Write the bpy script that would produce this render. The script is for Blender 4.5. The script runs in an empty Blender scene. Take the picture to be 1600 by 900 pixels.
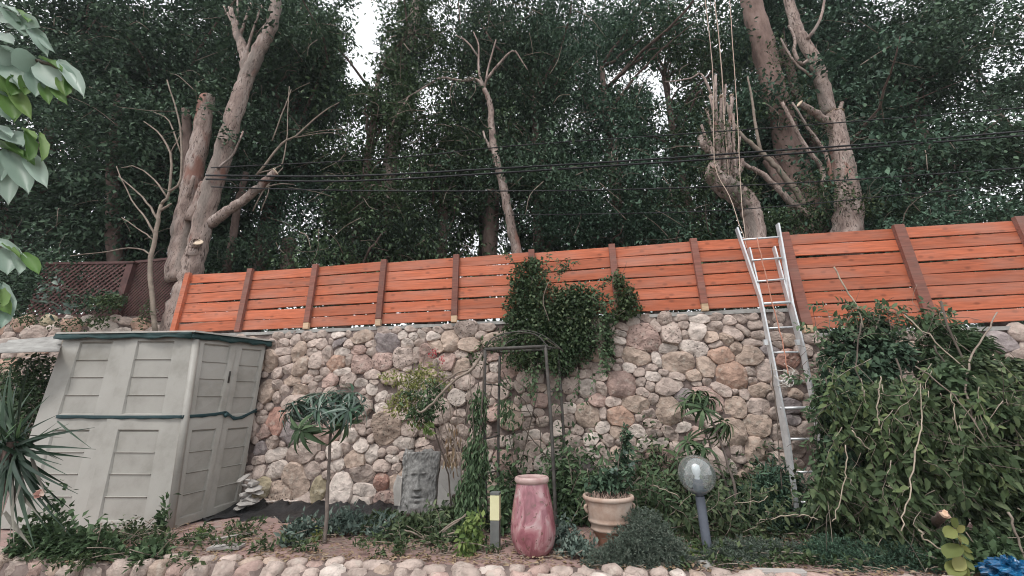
import bpy, math, random
import numpy as np
from mathutils import Vector, Matrix, Quaternion
R=math.radians
random.seed(7); rng=np.random.default_rng(11)
sc=bpy.context.scene; C=sc.collection
# ---------------------------------------------------------------- camera
F_=620.; PITCH=0.32380458; ROLL=0.01263691; YAW=-0.13460873; CZ=1.135; D=5.21434*1.1
CP,SP=math.cos(PITCH),math.sin(PITCH); CR,SR=math.cos(ROLL),math.sin(ROLL)
cam=bpy.data.cameras.new('camera'); co=bpy.data.objects.new('camera',cam); C.objects.link(co)
cam.sensor_width=36; cam.lens=F_/1600*36; cam.clip_end=500; cam.clip_start=0.05
co.matrix_world=Matrix.Translation((0,0,CZ))@Matrix.Rotation(math.pi/2+PITCH,4,'X')@Matrix.Rotation(-ROLL,4,'Z')
sc.camera=co
# ---------------------------------------------------------------- light
SUN_EL,SUN_AZ=R(58),R(215)
w=bpy.data.worlds.new('World'); sc.world=w; w.use_nodes=True; nt=w.node_tree
bg=nt.nodes['Background']; sk=nt.nodes.new('ShaderNodeTexSky'); sk.sky_type='NISHITA'; sk.sun_disc=False
sk.sun_elevation=SUN_EL; sk.sun_rotation=SUN_AZ; sk.air_density=1.0; sk.dust_density=6; sk.ozone_density=1
hs=nt.nodes.new('ShaderNodeHueSaturation'); hs.inputs['Saturation'].default_value=.22
nt.links.new(sk.outputs[0],hs.inputs['Color'])
# a bright, nearly even cloud cover over the blue
cn=nt.nodes.new('ShaderNodeTexNoise'); cn.inputs['Scale'].default_value=2.2; cn.inputs['Detail'].default_value=4
cr=nt.nodes.new('ShaderNodeValToRGB'); cr.color_ramp.elements[0].color=(5.2,5.5,5.8,1); cr.color_ramp.elements[1].color=(6.6,6.7,6.8,1)
cm=nt.nodes.new('ShaderNodeMix'); cm.data_type='RGBA'; cm.inputs[0].default_value=.85; cm.clamp_result=False
nt.links.new(cn.outputs[0],cr.inputs[0]); nt.links.new(hs.outputs[0],cm.inputs[6]); nt.links.new(cr.outputs[0],cm.inputs[7]); nt.links.new(cm.outputs[2],bg.inputs[0]); bg.inputs[1].default_value=.15
sl=bpy.data.lights.new('sun','SUN'); sl.energy=1.05; sl.angle=R(12); sl.color=(1,.97,.93)
so=bpy.data.objects.new('sun',sl); C.objects.link(so)
sd=Vector((math.sin(SUN_AZ)*math.cos(SUN_EL),math.cos(SUN_AZ)*math.cos(SUN_EL),math.sin(SUN_EL)))
so.rotation_euler=sd.to_track_quat('Z','Y').to_euler(); so.location=(0,0,20)
sc.view_settings.view_transform='Standard'; sc.view_settings.look='None'; sc.view_settings.exposure=.74
sc.render.engine='CYCLES'; sc.cycles.max_bounces=6; sc.cycles.transparent_max_bounces=8
sc.cycles.transmission_bounces=5; sc.cycles.pixel_filter_type='BLACKMAN_HARRIS'; sc.cycles.filter_width=1.05; sc.cycles.diffuse_bounces=3
# ---------------------------------------------------------------- geometry of the view
def ray(x,y):
    a=x-800;b=450-y; X=CR*a+SR*b;Y=-SR*a+CR*b
    v=(X/F_,1,Y/F_); return np.array([v[0],v[1]*CP-v[2]*SP,v[1]*SP+v[2]*CP])
def at(x,y,Y):
    v=ray(x,y);p=v*(Y/v[1]);p[2]+=CZ;return p
def ground(x,y,z=0.):
    v=ray(x,y);p=v*((z-CZ)/v[2]);p[2]+=CZ;return p
WN=np.array([-math.sin(YAW),math.cos(YAW),0.]); WT=np.array([math.cos(YAW),math.sin(YAW),0.])
def wall(x,y,off=0.):
    v=ray(x,y);p=v*((D-off)*math.cos(YAW)/(v@WN));p[2]+=CZ;return p
def W(t,z,off=0.):            # point by distance along the wall, height, distance in front
    return np.array([0,D*1.,0])+WT*t-WN*off+np.array([0,0,z])
def wt(p): return float((p-np.array([0,D,0]))@WT)
def px(p):
    p=np.atleast_2d(p); x,Y,z=p[:,0],p[:,1],p[:,2]-CZ
    d=Y*CP+z*SP;u=-Y*SP+z*CP;X=F_*x/d;Z=F_*u/d
    return np.stack([800+CR*X-SR*Z,450-(SR*X+CR*Z)],1)
def mpp(p):                    # metres per photo pixel at a point
    return (p[1]*CP+(p[2]-CZ)*SP)/F_
# ---------------------------------------------------------------- object helpers
def mesh(name,V,F,smooth=False,tint=None):
    V=np.asarray(V,np.float32); me=bpy.data.meshes.new(name)
    if isinstance(F,np.ndarray):
        n,k=F.shape; me.vertices.add(len(V)); me.vertices.foreach_set('co',V.ravel())
        me.loops.add(n*k); me.loops.foreach_set('vertex_index',F.astype(np.int32).ravel())
        me.polygons.add(n); me.polygons.foreach_set('loop_start',np.arange(0,n*k,k,dtype=np.int32))
        me.polygons.foreach_set('loop_total',np.full(n,k,dtype=np.int32))
        me.update(calc_edges=True)
    else:
        me.from_pydata([tuple(map(float,v)) for v in V],[],[tuple(map(int,f)) for f in F]); me.update()
    if smooth: me.polygons.foreach_set('use_smooth',np.ones(len(me.polygons),bool))
    if tint is not None:
        a=me.attributes.new('tint','FLOAT','POINT'); a.data.foreach_set('value',np.asarray(tint,np.float32))
    return me
def obj(name,me,mat=None,parent=None,loc=None,kind=None,label=None,color=None):
    o=bpy.data.objects.new(name,me); C.objects.link(o)
    if mat is not None and len(me.materials)==0: me.materials.append(mat)
    if parent is not None: o.parent=parent
    if loc is not None: o.location=tuple(map(float,loc))
    if kind: o['kind']=kind
    if label: o['label']=label
    if color: o.color=color
    return o
def tag(o,label,cat,group=None,kind=None):
    o['label']=label; o['category']=cat
    if group: o['group']=group
    if kind: o['kind']=kind
    return o
def thing(name,label,cat,loc=(0,0,0),group=None):
    o=bpy.data.objects.new(name,None); C.objects.link(o); o.location=tuple(map(float,loc)); o.empty_display_size=.1
    return tag(o,label,cat,group)
class MB:
    def __init__(s): s.V=[];s.F=[];s.n=0
    def add(s,V,F):
        s.V+= [tuple(v) for v in V]; s.F+=[tuple(i+s.n for i in f) for f in F]; s.n+=len(V); return s
    def box(s,c,d,M=None):
        x,y,z=[k/2 for k in d]
        V=[(-x,-y,-z),(x,-y,-z),(x,y,-z),(-x,y,-z),(-x,-y,z),(x,-y,z),(x,y,z),(-x,y,z)]
        if M is not None: V=[tuple(M@Vector(v)) for v in V]
        V=[(v[0]+c[0],v[1]+c[1],v[2]+c[2]) for v in V]
        return s.add(V,[(0,3,2,1),(4,5,6,7),(0,1,5,4),(1,2,6,5),(2,3,7,6),(3,0,4,7)])
    def tube(s,P,r,n=6,j=0.,cap=True):
        V,F=tube(P,r,n,j,cap); return s.add(V,F)
    def lathe(s,prof,c=(0,0,0),n=28):
        V=[];F=[]
        for (r,z) in prof:
            for k in range(n):
                a=2*math.pi*k/n; V.append((c[0]+r*math.cos(a),c[1]+r*math.sin(a),c[2]+z))
        for i in range(len(prof)-1):
            for k in range(n):
                F.append((i*n+k,i*n+(k+1)%n,(i+1)*n+(k+1)%n,(i+1)*n+k))
        return s.add(V,F)
    def o(s,name,mat,parent=None,smooth=False,loc=None,**k):
        V=np.array(s.V,float)
        if loc is not None: V=V-np.array(loc)
        elif parent is not None: V=V-np.array(parent.location if parent.parent is None else Vector(parent.location)+Vector(parent.parent.location))
        me=mesh(name,V,s.F,smooth); return obj(name,me,mat,parent,loc,**k)
def tube(P,r,n=6,j=0.,cap=True):
    P=np.asarray(P,float); m=len(P); r=np.broadcast_to(np.asarray(r,float),(m,)) 
    T=np.gradient(P,axis=0); T/=np.linalg.norm(T,axis=1)[:,None]+1e-9
    u=np.cross(T[0],[0.3,.9,.2]); u/=np.linalg.norm(u)+1e-9; V=[]
    ang=np.arange(n)*2*math.pi/n
    lob=1+j*rng.normal(0,1,n)
    for i in range(m):
        u=u-T[i]*(u@T[i]); u/=np.linalg.norm(u)+1e-9; v=np.cross(T[i],u)
        rr=r[i]*(lob+j*rng.normal(0,.6,n))
        V.append(P[i]+np.outer(np.cos(ang)*rr,u)+np.outer(np.sin(ang)*rr,v))
    V=np.concatenate(V); F=[]
    for i in range(m-1):
        for k in range(n): F.append((i*n+k,i*n+(k+1)%n,(i+1)*n+(k+1)%n,(i+1)*n+k))
    if cap and n>=3:
        F.append(tuple(range(n))[::-1]); F.append(tuple((m-1)*n+k for k in range(n)))
    return V,F
def smoothpath(P,k=4,wob=0.):
    P=np.asarray(P,float)
    if len(P)<3 : 
        t=np.linspace(0,1,k+1)[:,None]; Q=P[0]*(1-t)+P[-1]*t
    else:
        Q=[];E=np.vstack([2*P[0]-P[1],P,2*P[-1]-P[-2]])
        for i in range(1,len(E)-2):
            for s in np.arange(k)/k:
                a,b,c,d=E[i-1],E[i],E[i+1],E[i+2]
                Q.append(.5*((2*b)+(c-a)*s+(2*a-5*b+4*c-d)*s*s+(-a+3*b-3*c+d)*s**3))
        Q.append(P[-1]); Q=np.array(Q)
    if wob: 
        Nn=rng.normal(0,wob,Q.shape); Nn[0]=0; Nn[-1]=0; Q=Q+Nn
    return Q
# ---------------------------------------------------------------- materials
def newmat(name):
    m=bpy.data.materials.new(name); m.use_nodes=True; nt=m.node_tree; return m,nt,nt.nodes,nt.links,nt.nodes['Principled BSDF']
def nd(nodes,typ,**k):
    n=nodes.new(typ)
    for a,b in k.items():
        if a in n.inputs: n.inputs[a].default_value=b
        else: setattr(n,a,b)
    return n
def ramp(nodes,stops,interp='LINEAR'):
    r=nodes.new('ShaderNodeValToRGB'); e=r.color_ramp.elements; r.color_ramp.interpolation=interp
    while len(e)<len(stops): e.new(.5)
    for i,(p,c) in enumerate(stops):
        e[i].position=p; e[i].color=(*c,1) if len(c)==3 else c
    return r
def noisy(name,cols,scale=6,rough=.85,bump=.3,bscale=30,detail=6,spec=.3,coords='Object',stretch=None,metal=0.,objrand=0.,bdist=.01,extra=None):
    m,nt,N,L,b=newmat(name)
    tc=nd(N,'ShaderNodeTexCoord'); src=tc.outputs[coords]
    mp=nd(N,'ShaderNodeMapping'); L.new(src,mp.inputs[0])
    if stretch: mp.inputs['Scale'].default_value=stretch
    oi=nd(N,'ShaderNodeObjectInfo')
    ad=nd(N,'ShaderNodeVectorMath',operation='MULTIPLY_ADD'); L.new(oi.outputs['Random'],ad.inputs[0]); ad.inputs[1].default_value=(37,17,29); L.new(mp.outputs[0],ad.inputs[2])
    n=nd(N,'ShaderNodeTexNoise',Scale=scale,Detail=detail,Roughness=.62); L.new(ad.outputs[0],n.inputs['Vector'])
    k=len(cols); r=ramp(N,[(.3+.4*i/(k-1) if k>1 else .5,c) for i,c in enumerate(cols)]) ; L.new(n.outputs['Fac'],r.inputs[0]); out=r.outputs[0]
    if objrand:
        h=nd(N,'ShaderNodeHueSaturation'); mr=nd(N,'ShaderNodeMapRange'); mr.inputs['To Min'].default_value=1-objrand; mr.inputs['To Max'].default_value=1+objrand
        L.new(oi.outputs['Random'],mr.inputs[0]); L.new(mr.outputs[0],h.inputs['Value']); L.new(out,h.inputs['Color']); out=h.outputs[0]
    if extra: out=extra(N,L,ad.outputs[0],out)
    L.new(out,b.inputs['Base Color'])
    b.inputs['Roughness'].default_value=rough; b.inputs['Specular IOR Level'].default_value=spec; b.inputs['Metallic'].default_value=metal
    if bump:
        n2=nd(N,'ShaderNodeTexNoise',Scale=bscale,Detail=8,Roughness=.65); L.new(ad.outputs[0],n2.inputs['Vector'])
        bp=nd(N,'ShaderNodeBump',Strength=bump,Distance=bdist); L.new(n2.outputs['Fac'],bp.inputs['Height']); L.new(bp.outputs[0],b.inputs['Normal'])
    return m
def leafmat(name,c1,c2,c3,rough=.5,trans=.25,spec=.35):
    m,nt,N,L,b=newmat(name)
    oi=nd(N,'ShaderNodeObjectInfo'); at_=nd(N,'ShaderNodeAttribute',attribute_name='tint')
    a=nd(N,'ShaderNodeMath',operation='ADD'); L.new(oi.outputs['Random'],a.inputs[0]); L.new(at_.outputs['Fac'],a.inputs[1])
    fr=nd(N,'ShaderNodeMath',operation='FRACT'); L.new(a.outputs[0],fr.inputs[0])
    r=ramp(N,[(0,c1),(.6,c2),(1,c3)]); L.new(fr.outputs[0],r.inputs[0]); L.new(r.outputs[0],b.inputs['Base Color'])
    b.inputs['Roughness'].default_value=min(1,rough+.12); b.inputs['Specular IOR Level'].default_value=spec*.5
    t=nd(N,'ShaderNodeBsdfTranslucent'); L.new(r.outputs[0],t.inputs[0]); mx=nd(N,'ShaderNodeMixShader'); mx.inputs[0].default_value=trans
    L.new(b.outputs[0],mx.inputs[1]); L.new(t.outputs[0],mx.inputs[2]); L.new(mx.outputs[0],N['Material Output'].inputs[0])
    return m
def stonemat(name,c,pits=0.):
    c=np.array(c)
    def ex(N,L,vec,out):
        # lichen / pale scuffs and dark specks
        n=nd(N,'ShaderNodeTexNoise',Scale=14,Detail=5); L.new(vec,n.inputs['Vector']); r=ramp(N,[(.55,(0,0,0)),(.72,(1,1,1))]); L.new(n.outputs['Fac'],r.inputs[0])
        mx=nd(N,'ShaderNodeMix',data_type='RGBA'); L.new(r.outputs[0],mx.inputs[0]); L.new(out,mx.inputs[6]); mx.inputs[7].default_value=(*(c*.55+np.array([.24,.22,.19])),1)
        v=nd(N,'ShaderNodeTexVoronoi',Scale=24); L.new(vec,v.inputs['Vector']); r2=ramp(N,[(.05+.1*pits,(1,1,1)),(.12+.16*pits,(0,0,0))]); L.new(v.outputs['Distance'],r2.inputs[0])
        m2=nd(N,'ShaderNodeMix',data_type='RGBA'); L.new(r2.outputs[0],m2.inputs[0]); L.new(mx.outputs[2],m2.inputs[6]); m2.inputs[7].default_value=(*(c*.28),1)
        return m2.outputs[2]
    m=noisy(name,[tuple(c*.60),tuple(c),tuple(c*1.22)],scale=9,rough=.9,bump=1. if pits else .9,bscale=13,objrand=.17,bdist=.05 if pits else .034,extra=ex,spec=.2)
    # broken facets under the fine grain
    N=m.node_tree.nodes;L=m.node_tree.links; b=N['Principled BSDF']; fine=b.inputs['Normal'].links[0].from_node
    v=nd(N,'ShaderNodeTexVoronoi',Scale=11); v.feature='F1'; ad=[n for n in N if n.type=='VECT_MATH'][0]; L.new(ad.outputs[0],v.inputs['Vector'])
    bp=nd(N,'ShaderNodeBump',Strength=.55,Distance=.035); L.new(v.outputs['Distance'],bp.inputs['Height']); L.new(bp.outputs[0],fine.inputs['Normal'])
    return m
# ================================================================ SETTING
m_ground=noisy('patio_dirt',[(.13,.09,.075),(.25,.175,.155),(.30,.195,.175),(.27,.24,.21)],scale=2.2,rough=.95,bump=.5,bscale=25,bdist=.02)
m_soil=noisy('soil',[(.05,.035,.025),(.11,.08,.06),(.17,.13,.10)],scale=5,rough=1,bump=.8,bscale=20,bdist=.03)
m_mortar=noisy('mortar',[(.085,.062,.055),(.165,.125,.112),(.24,.19,.17)],scale=6,rough=.95,bump=.7,bscale=18,bdist=.02)
m_concrete=noisy('concrete',[(.20,.19,.18),(.36,.35,.33)],scale=8,rough=.9,bump=.4)
def kerb(x): return 3.78-.125*x          # world y of the kerb's back edge
def patch(name,xs,ys,fz,mat,tintless=True,**k):
    X,Y=np.meshgrid(xs,ys); Z=fz(X,Y); V=np.stack([X,Y,Z],-1).reshape(-1,3); nx=len(xs); ny=len(ys)
    i,j=np.meshgrid(np.arange(nx-1),np.arange(ny-1)); a=(j*nx+i).ravel(); F=np.stack([a,a+1,a+nx+1,a+nx],1)
    return obj(name,mesh(name,V,F,True),mat,**k)
def bumps(X,Y,s,a): return a*(np.sin(X*s+1.3*np.sin(Y*s*.7))*np.cos(Y*s*1.1+np.sin(X*s*.6)))
# patio sheet sits between the kerb and the big wall
xs=np.linspace(-9,10,120)
def patio():
    n=len(xs); V=[]; rows=40
    for j in range(rows):
        s=j/(rows-1)
        for x in xs:
            y0=kerb(x)-.02; p=W(x/ math.cos(YAW),0,-.2); y1=D+math.tan(YAW)*x+.2
            y=y0+(y1-y0)*s; z=.012*math.sin(x*3+y*2)+.008*math.sin(x*9-y*7)
            if j==0: z-=.02
            V.append((x,y,z))
    F=[(j*n+i,j*n+i+1,(j+1)*n+i+1,(j+1)*n+i) for j in range(rows-1) for i in range(n-1)]
    obj('patio_ground',mesh('patio_ground',V,F,True),m_ground,kind='structure')
patio()
patch('lower_ground',np.linspace(-60,60,60),np.linspace(-60,kerb(-9)-.1,60),lambda X,Y:-.45+bumps(X,Y,.8,.02)+0*X,m_soil,kind='structure')
# terrace behind the wall, out to the far woods
patch('terrace_ground',np.linspace(-90,90,90),np.linspace(0,1,60),lambda X,Y:0*X,m_soil,kind='structure')
_t=bpy.data.objects['terrace_ground'].data
for v in _t.vertices:
    x=v.co.x; s=v.co.y; y0=D+math.tan(YAW)*x+.42; y=y0+(140-y0)*s*s
    v.co.y=y; v.co.z=(2.5 if x<3.9 else 2.12)+.05*math.sin(x*2+y)+ .02*(y-y0)
# ================================================================ STONE WALL
TL,TR=wt(wall(262,500)),9.4; TS=wt(wall(1236,500)); ZL,ZR=2.53,2.17
sw=thing('stone_wall','tall retaining wall of rounded fieldstones in pinkish mortar under the orange fence','wall',W((TL+TR)/2,0))
TL2=-6.9
def slab(name,t0,t1,z0,z1,front,back,mat,parent,res=.11,amp=.012):
    nt_=max(2,int((t1-t0)/res));nz=max(2,int((z1-z0)/res)); V=[];F=[]
    for j in range(nz+1):
        for i in range(nt_+1):
            t=t0+(t1-t0)*i/nt_; z=z0+(z1-z0)*j/nz; V.append(W(t,z,front+rng.normal(0,amp)))
    n=nt_+1
    F=[(j*n+i,j*n+i+1,(j+1)*n+i+1,(j+1)*n+i) for j in range(nz) for i in range(nt_)]
    k=len(V); V+=[W(t0,z0,back),W(t1,z0,back),W(t1,z1,back),W(t0,z1,back)]
    c=[0,nt_,nz*n+nt_,nz*n]
    F+=[(c[0],c[3],k+3,k),(c[1],k+1,k+2,c[2]),(k,k+3,k+2,k+1)]
    F.append(tuple([nz*n+i for i in range(nt_+1)]+[k+2,k+3])); F.append(tuple([i for i in range(nt_+1)][::-1]+[k,k+1]))
    V=np.array(V)-np.array(parent.location); return obj(name,mesh(name,V,F,True),mat,parent)
slab('mortar',TL2,TS,-.3,ZL,0,-.4,m_mortar,sw); slab('mortar',TS+.002,TR,-.3,ZR,-.01,-.4,m_mortar,sw)
cp=MB()
V=[];
def capstrip(t0,t1,z,w0=.02):
    n=int((t1-t0)/.25); P=[]
    for i in range(n+1):
        t=t0+(t1-t0)*i/n; h=.022+rng.normal(0,.006); f=.02+rng.normal(0,.006)
        P+= [W(t,z-.03,f),W(t,z+h,f-.004),W(t,z+h,-.38),W(t,z-.03,-.38)]
    F=[]
    for i in range(n):
        a=i*4
        for k in range(4): F.append((a+k,a+4+k,a+4+(k+1)%4,a+(k+1)%4))
    F+=[(3,2,1,0),(n*4,n*4+1,n*4+2,n*4+3)]
    me=mesh('coping',np.array(P)-np.array(sw.location),F); obj('coping',me,m_concrete,sw)
capstrip(TL2,TS-.0,ZL); capstrip(TS+.01,TR,ZR)
CODE={'g':(.45,.36,.315),'w':(.55,.47,.42),'b':(.43,.33,.27),'p':(.43,.305,.265),'o':(.43,.285,.22),'d':(.27,.23,.225),'y':(.38,.32,.22),'r':(.36,.21,.17)}
SM={k:stonemat('stone_'+n,CODE[k]) for k,n in zip('gwbpodyr',['greybeige','pale','tan','pink','orange','grey','ochre','red'])}
SMP={k:stonemat('pitted_stone_'+n,CODE[k],1.) for k,n in zip('gwbp',['greybeige','pale','tan','pink'])}
RAW='''A 390 500
280 155 100 55 0 g;378 145 65 50 0 g;225 230 75 90 0 g;325 222 125 75 5 g;440 190 95 100 30 g;560 158 120 85 10 g;680 140 90 60 0 g;835 148 130 60 0 w;930 135 45 55 0 g;1055 170 200 105 0 b;590 222 110 75 15 g;685 222 90 110 30 g;768 203 50 60 0 w;848 215 130 75 30 d;930 230 95 80 0 g;1140 225 120 60 5 g
330 292 150 80 8 g;470 290 180 112 65 b;590 298 95 65 10 g;730 315 95 150 0 g;870 298 150 75 -5 w;1028 280 145 80 0 p;1140 298 75 65 0 w;205 385 140 200 0 b;340 380 130 90 20 g;490 440 190 120 65 b;630 385 145 160 0 g;820 410 170 140 0 o;938 385 60 100 0 g;1045 410 180 150 0 P
370 465 95 100 0 g;270 500 100 110 20 g;605 495 100 60 0 w;712 490 90 75 0 g;875 488 150 70 12 w;140 510 60 50 0 g;400 570 190 85 -10 b;545 555 115 75 0 g;655 552 75 60 0 g;745 575 190 100 25 p;165 670 135 200 0 b;275 610 90 110 0 g;335 655 85 110 0 g;475 650 160 90 0 b;600 625 80 95 0 g;95 800 75 85 0 g;185 810 80 65 0 g;260 720 60 110 0 g;120 880 90 60 0 g;1060 590 100 70 0 w;1160 580 90 50 -20 w;1140 645 90 110 0 w;1075 680 70 60 0 g;1090 725 85 60 15 g;1150 520 140 80 0 g
B 590 500
75 110 110 75 10 g;180 100 80 60 0 g;325 85 110 50 0 g;455 88 95 45 0 w;670 65 110 45 0 g;570 100 100 55 -5 w;240 142 95 70 10 w;95 215 185 185 0 d;340 160 90 75 -40 w;420 140 115 60 -60 w;522 155 125 95 -5 w;285 222 105 95 0 w;395 215 90 70 0 g;670 200 150 200 0 b;835 100 200 130 0 G;1010 75 150 60 0 g;970 140 100 70 5 g;560 240 170 100 -15 b;850 230 160 130 0 b
240 355 180 180 0 G;370 320 75 130 0 g;465 340 130 190 0 p;60 385 170 150 0 P;665 390 140 150 0 p;785 330 120 80 -10 G;780 440 170 150 0 b;120 530 130 130 0 b;480 520 130 110 0 b;640 520 110 70 0 g;1080 345 110 75 0 p;1100 440 70 120 0 w;945 450 130 160 0 g;945 340 80 60 0 g;1080 540 110 90 0 g;655 630 95 75 20 w;715 578 50 45 0 w;45 730 110 85 15 w;40 820 90 100 0 w;740 730 160 150 0 W;1060 780 70 90 0 g;760 870 120 70 0 g;1070 860 110 150 0 p;120 740 70 80 0 g
C 390 650
125 25 85 80 0 g;145 140 150 120 10 p;265 60 165 200 0 r;220 250 115 110 30 g;110 310 110 110 0 d;250 360 190 110 20 w;95 410 120 80 0 g;95 520 95 120 0 g;265 500 195 140 12 w;440 590 310 185 -65 b;585 510 150 130 0 g;510 330 310 190 15 g;660 375 100 80 10 g;705 465 65 65 0 g;800 330 150 150 0 w;835 460 130 100 10 w;910 300 65 120 0 g;990 400 190 160 0 b;1060 280 130 120 -20 w;1155 350 140 130 40 w;1045 540 190 140 0 g;735 150 210 180 0 p;650 690 110 270 0 y;860 690 180 310 0 w;1060 690 190 110 -15 w;1030 815 200 120 -5 w;300 740 220 230 0 B;120 680 150 180 40 y;500 810 190 130 25 g;680 840 190 100 20 g;940 190 150 120 0 w;1050 120 110 70 -50 w
D 590 650
100 110 240 260 0 B;300 115 180 130 0 g;245 250 190 110 -5 w;410 255 130 80 5 g;145 320 100 75 0 g;435 330 140 110 15 g;280 370 130 80 0 g;145 405 120 75 -10 w;55 465 150 100 -10 g;45 610 110 140 0 r;90 780 170 140 0 P;660 150 140 130 -30 g;795 150 120 100 -20 g;700 275 110 75 0 g;775 255 110 80 -35 g;885 265 95 90 0 w;910 170 70 110 0 w;1065 260 110 80 0 w;1035 360 80 110 0 g;1175 240 90 100 0 w;1180 460 170 280 0 p;1070 490 90 110 0 w;560 430 150 90 0 g;180 500 90 110 0 g;420 150 60 60 0 w;740 40 120 70 0 w;35 340 60 70 0 w
E 790 550
190 250 140 130 0 g;310 235 85 110 0 w;455 260 110 160 0 g;305 340 165 75 0 b;320 450 150 130 0 p;195 445 90 95 0 g;115 460 55 90 0 g;205 550 110 100 0 w;310 570 80 80 0 g;120 330 110 60 -45 g;870 30 150 110 0 b;750 130 105 65 0 w;870 150 150 85 5 g;745 205 120 80 0 g;880 235 150 65 0 g;620 315 140 140 0 G;770 335 140 170 0 w;895 335 130 80 -60 g;1085 300 250 230 0 p;625 435 80 80 0 w;690 465 70 50 0 w;855 455 150 110 -10 p;1005 470 150 90 5 g;595 530 115 100 0 w;770 595 210 200 0 b;910 575 75 110 0 g;1070 595 235 170 -10 o;595 640 110 110 0 g;910 705 125 110 10 w;670 735 110 90 0 g;790 730 75 50 0 g;645 830 160 115 -10 g;800 820 140 120 0 w;960 830 120 110 -20 g;1035 755 110 110 0 b;1070 850 75 75 0 w;570 745 45 50 0 w;470 550 80 90 0 w;490 720 80 130 0 w;350 650 90 80 0 w;200 690 100 80 0 w;490 860 90 70 0 w;130 840 130 110 0 g;30 840 90 110 0 w;215 640 100 50 0 g;970 95 75 80 0 w;1065 85 65 45 0 w;1050 150 80 65 0 w;1160 150 120 90 0 w;330 40 75 90 0 w
F 890 480
600 140 120 75 15 w;720 110 115 65 0 g;895 120 130 110 -10 G;1030 105 130 60 0 d;1070 168 90 80 0 g;495 195 110 75 -20 g;470 245 140 65 -15 w;455 310 125 70 -5 w;690 290 260 250 0 P;805 180 80 120 20 g;945 245 190 190 0 G;1078 260 70 75 0 g;930 390 170 80 0 w;270 410 130 200 0 b;455 415 85 105 0 g;630 460 255 140 -8 b;815 490 160 75 -65 w;1020 510 320 190 -5 b;770 568 105 60 0 g;465 505 65 45 0 w;560 565 115 80 -15 g;650 615 110 75 0 g;790 655 150 90 -20 w;880 610 90 60 -5 w;1005 645 150 75 -10 g;660 705 95 85 0 w;755 745 90 85 -30 w;685 805 120 85 -20 g;925 745 230 150 0 g;785 860 90 90 0 g
G 1050 480
250 112 180 70 -8 w;410 95 130 60 0 d;410 180 130 80 5 g;530 125 140 80 5 g;630 100 130 65 -30 w;740 85 100 65 -20 g;225 230 150 150 -20 w;370 285 130 110 10 b;560 240 200 100 -35 g;510 300 140 90 -40 b;665 215 150 50 -45 w;780 165 120 70 0 g;190 390 250 130 -12 W;405 355 120 65 15 p;450 455 220 150 0 o;600 385 110 120 20 b;730 460 250 170 0 b;800 265 110 70 0 g;760 335 210 60 -5 g;315 555 175 190 0 b;205 640 145 120 0 b;550 630 290 200 -20 o;725 605 100 100 0 g;745 690 90 70 0 g;860 600 140 200 0 g;325 695 75 90 -20 g;450 770 210 90 -30 g;235 720 90 60 0 g;680 820 90 90 0 w;820 780 180 110 12 b;580 795 60 50 0 w;930 830 90 90 0 g;1000 90 100 80 0 g;980 280 150 70 0 g;990 350 100 60 0 g;1080 310 120 100 0 b;1090 490 180 140 0 r;1110 640 100 110 0 g;1020 740 150 130 0 g
H 1050 620
605 110 185 190 -5 b;800 100 210 150 0 g;375 220 130 140 0 g;590 330 190 260 0 b;800 270 230 200 0 b;960 150 110 90 0 g;985 335 130 140 0 g;90 290 150 80 0 w;620 500 120 110 0 g;620 570 110 80 0 w;775 500 190 230 0 b;900 450 150 80 -60 g;1030 460 130 110 0 g;755 680 180 90 -5 b;920 690 260 110 -42 g;1010 610 180 190 0 g;680 770 150 170 0 b;900 800 180 110 -20 b;220 350 130 110 0 p;260 440 90 60 0 w;1110 210 140 90 0 d;1110 340 150 110 0 g;1170 480 100 140 0 g;1180 630 90 80 0 p
I 870 610
860 215 125 75 -5 w;770 255 70 60 0 w;895 315 150 75 -5 g;740 130 235 145 -5 b;905 100 85 120 0 g;1040 180 220 240 0 b;905 395 140 65 -8 w;1055 405 150 95 -40 g;760 385 150 100 -20 w;975 485 150 85 0 w;820 510 150 110 -10 w;965 650 240 240 0 P;1095 540 120 110 0 g;120 550 65 70 0 w;225 580 90 100 0 w;340 585 140 115 -15 w;430 550 150 100 -50 g;560 585 120 120 0 b;260 715 170 150 0 d;400 690 120 100 0 g;140 635 100 90 0 g;1100 800 110 100 0 g;590 490 70 60 0 g
J 1200 500
2196 216 228 190 0 d;2340 120 150 150 0 g;1305 158 135 68 0 w;1330 240 150 90 0 b;420 160 150 110 0 g;2300 360 200 150 0 g'''
def trace_stones():
    S=[];ox=oy=0
    for line in RAW.splitlines():
        q=line.split()
        if q[0].isalpha() and len(q[0])==1 and len(q)==3 and not ';' in line: ox,oy=float(q[1]),float(q[2]); continue
        for it in line.split(';'):
            a=it.split(); cx,cy,w_,h_,an=map(float,a[:5]); c=a[5]
            x=ox+cx/6;y=oy+cy/6; P=wall(x,y); dx=wall(x+w_/12,y);dy=wall(x,y-h_/12)
            S.append([wt(P),P[2],abs(wt(dx)-wt(P)) if True else 0,dy[2]-P[2],R(an)+0.012,c])
    return S
S=trace_stones()
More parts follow.
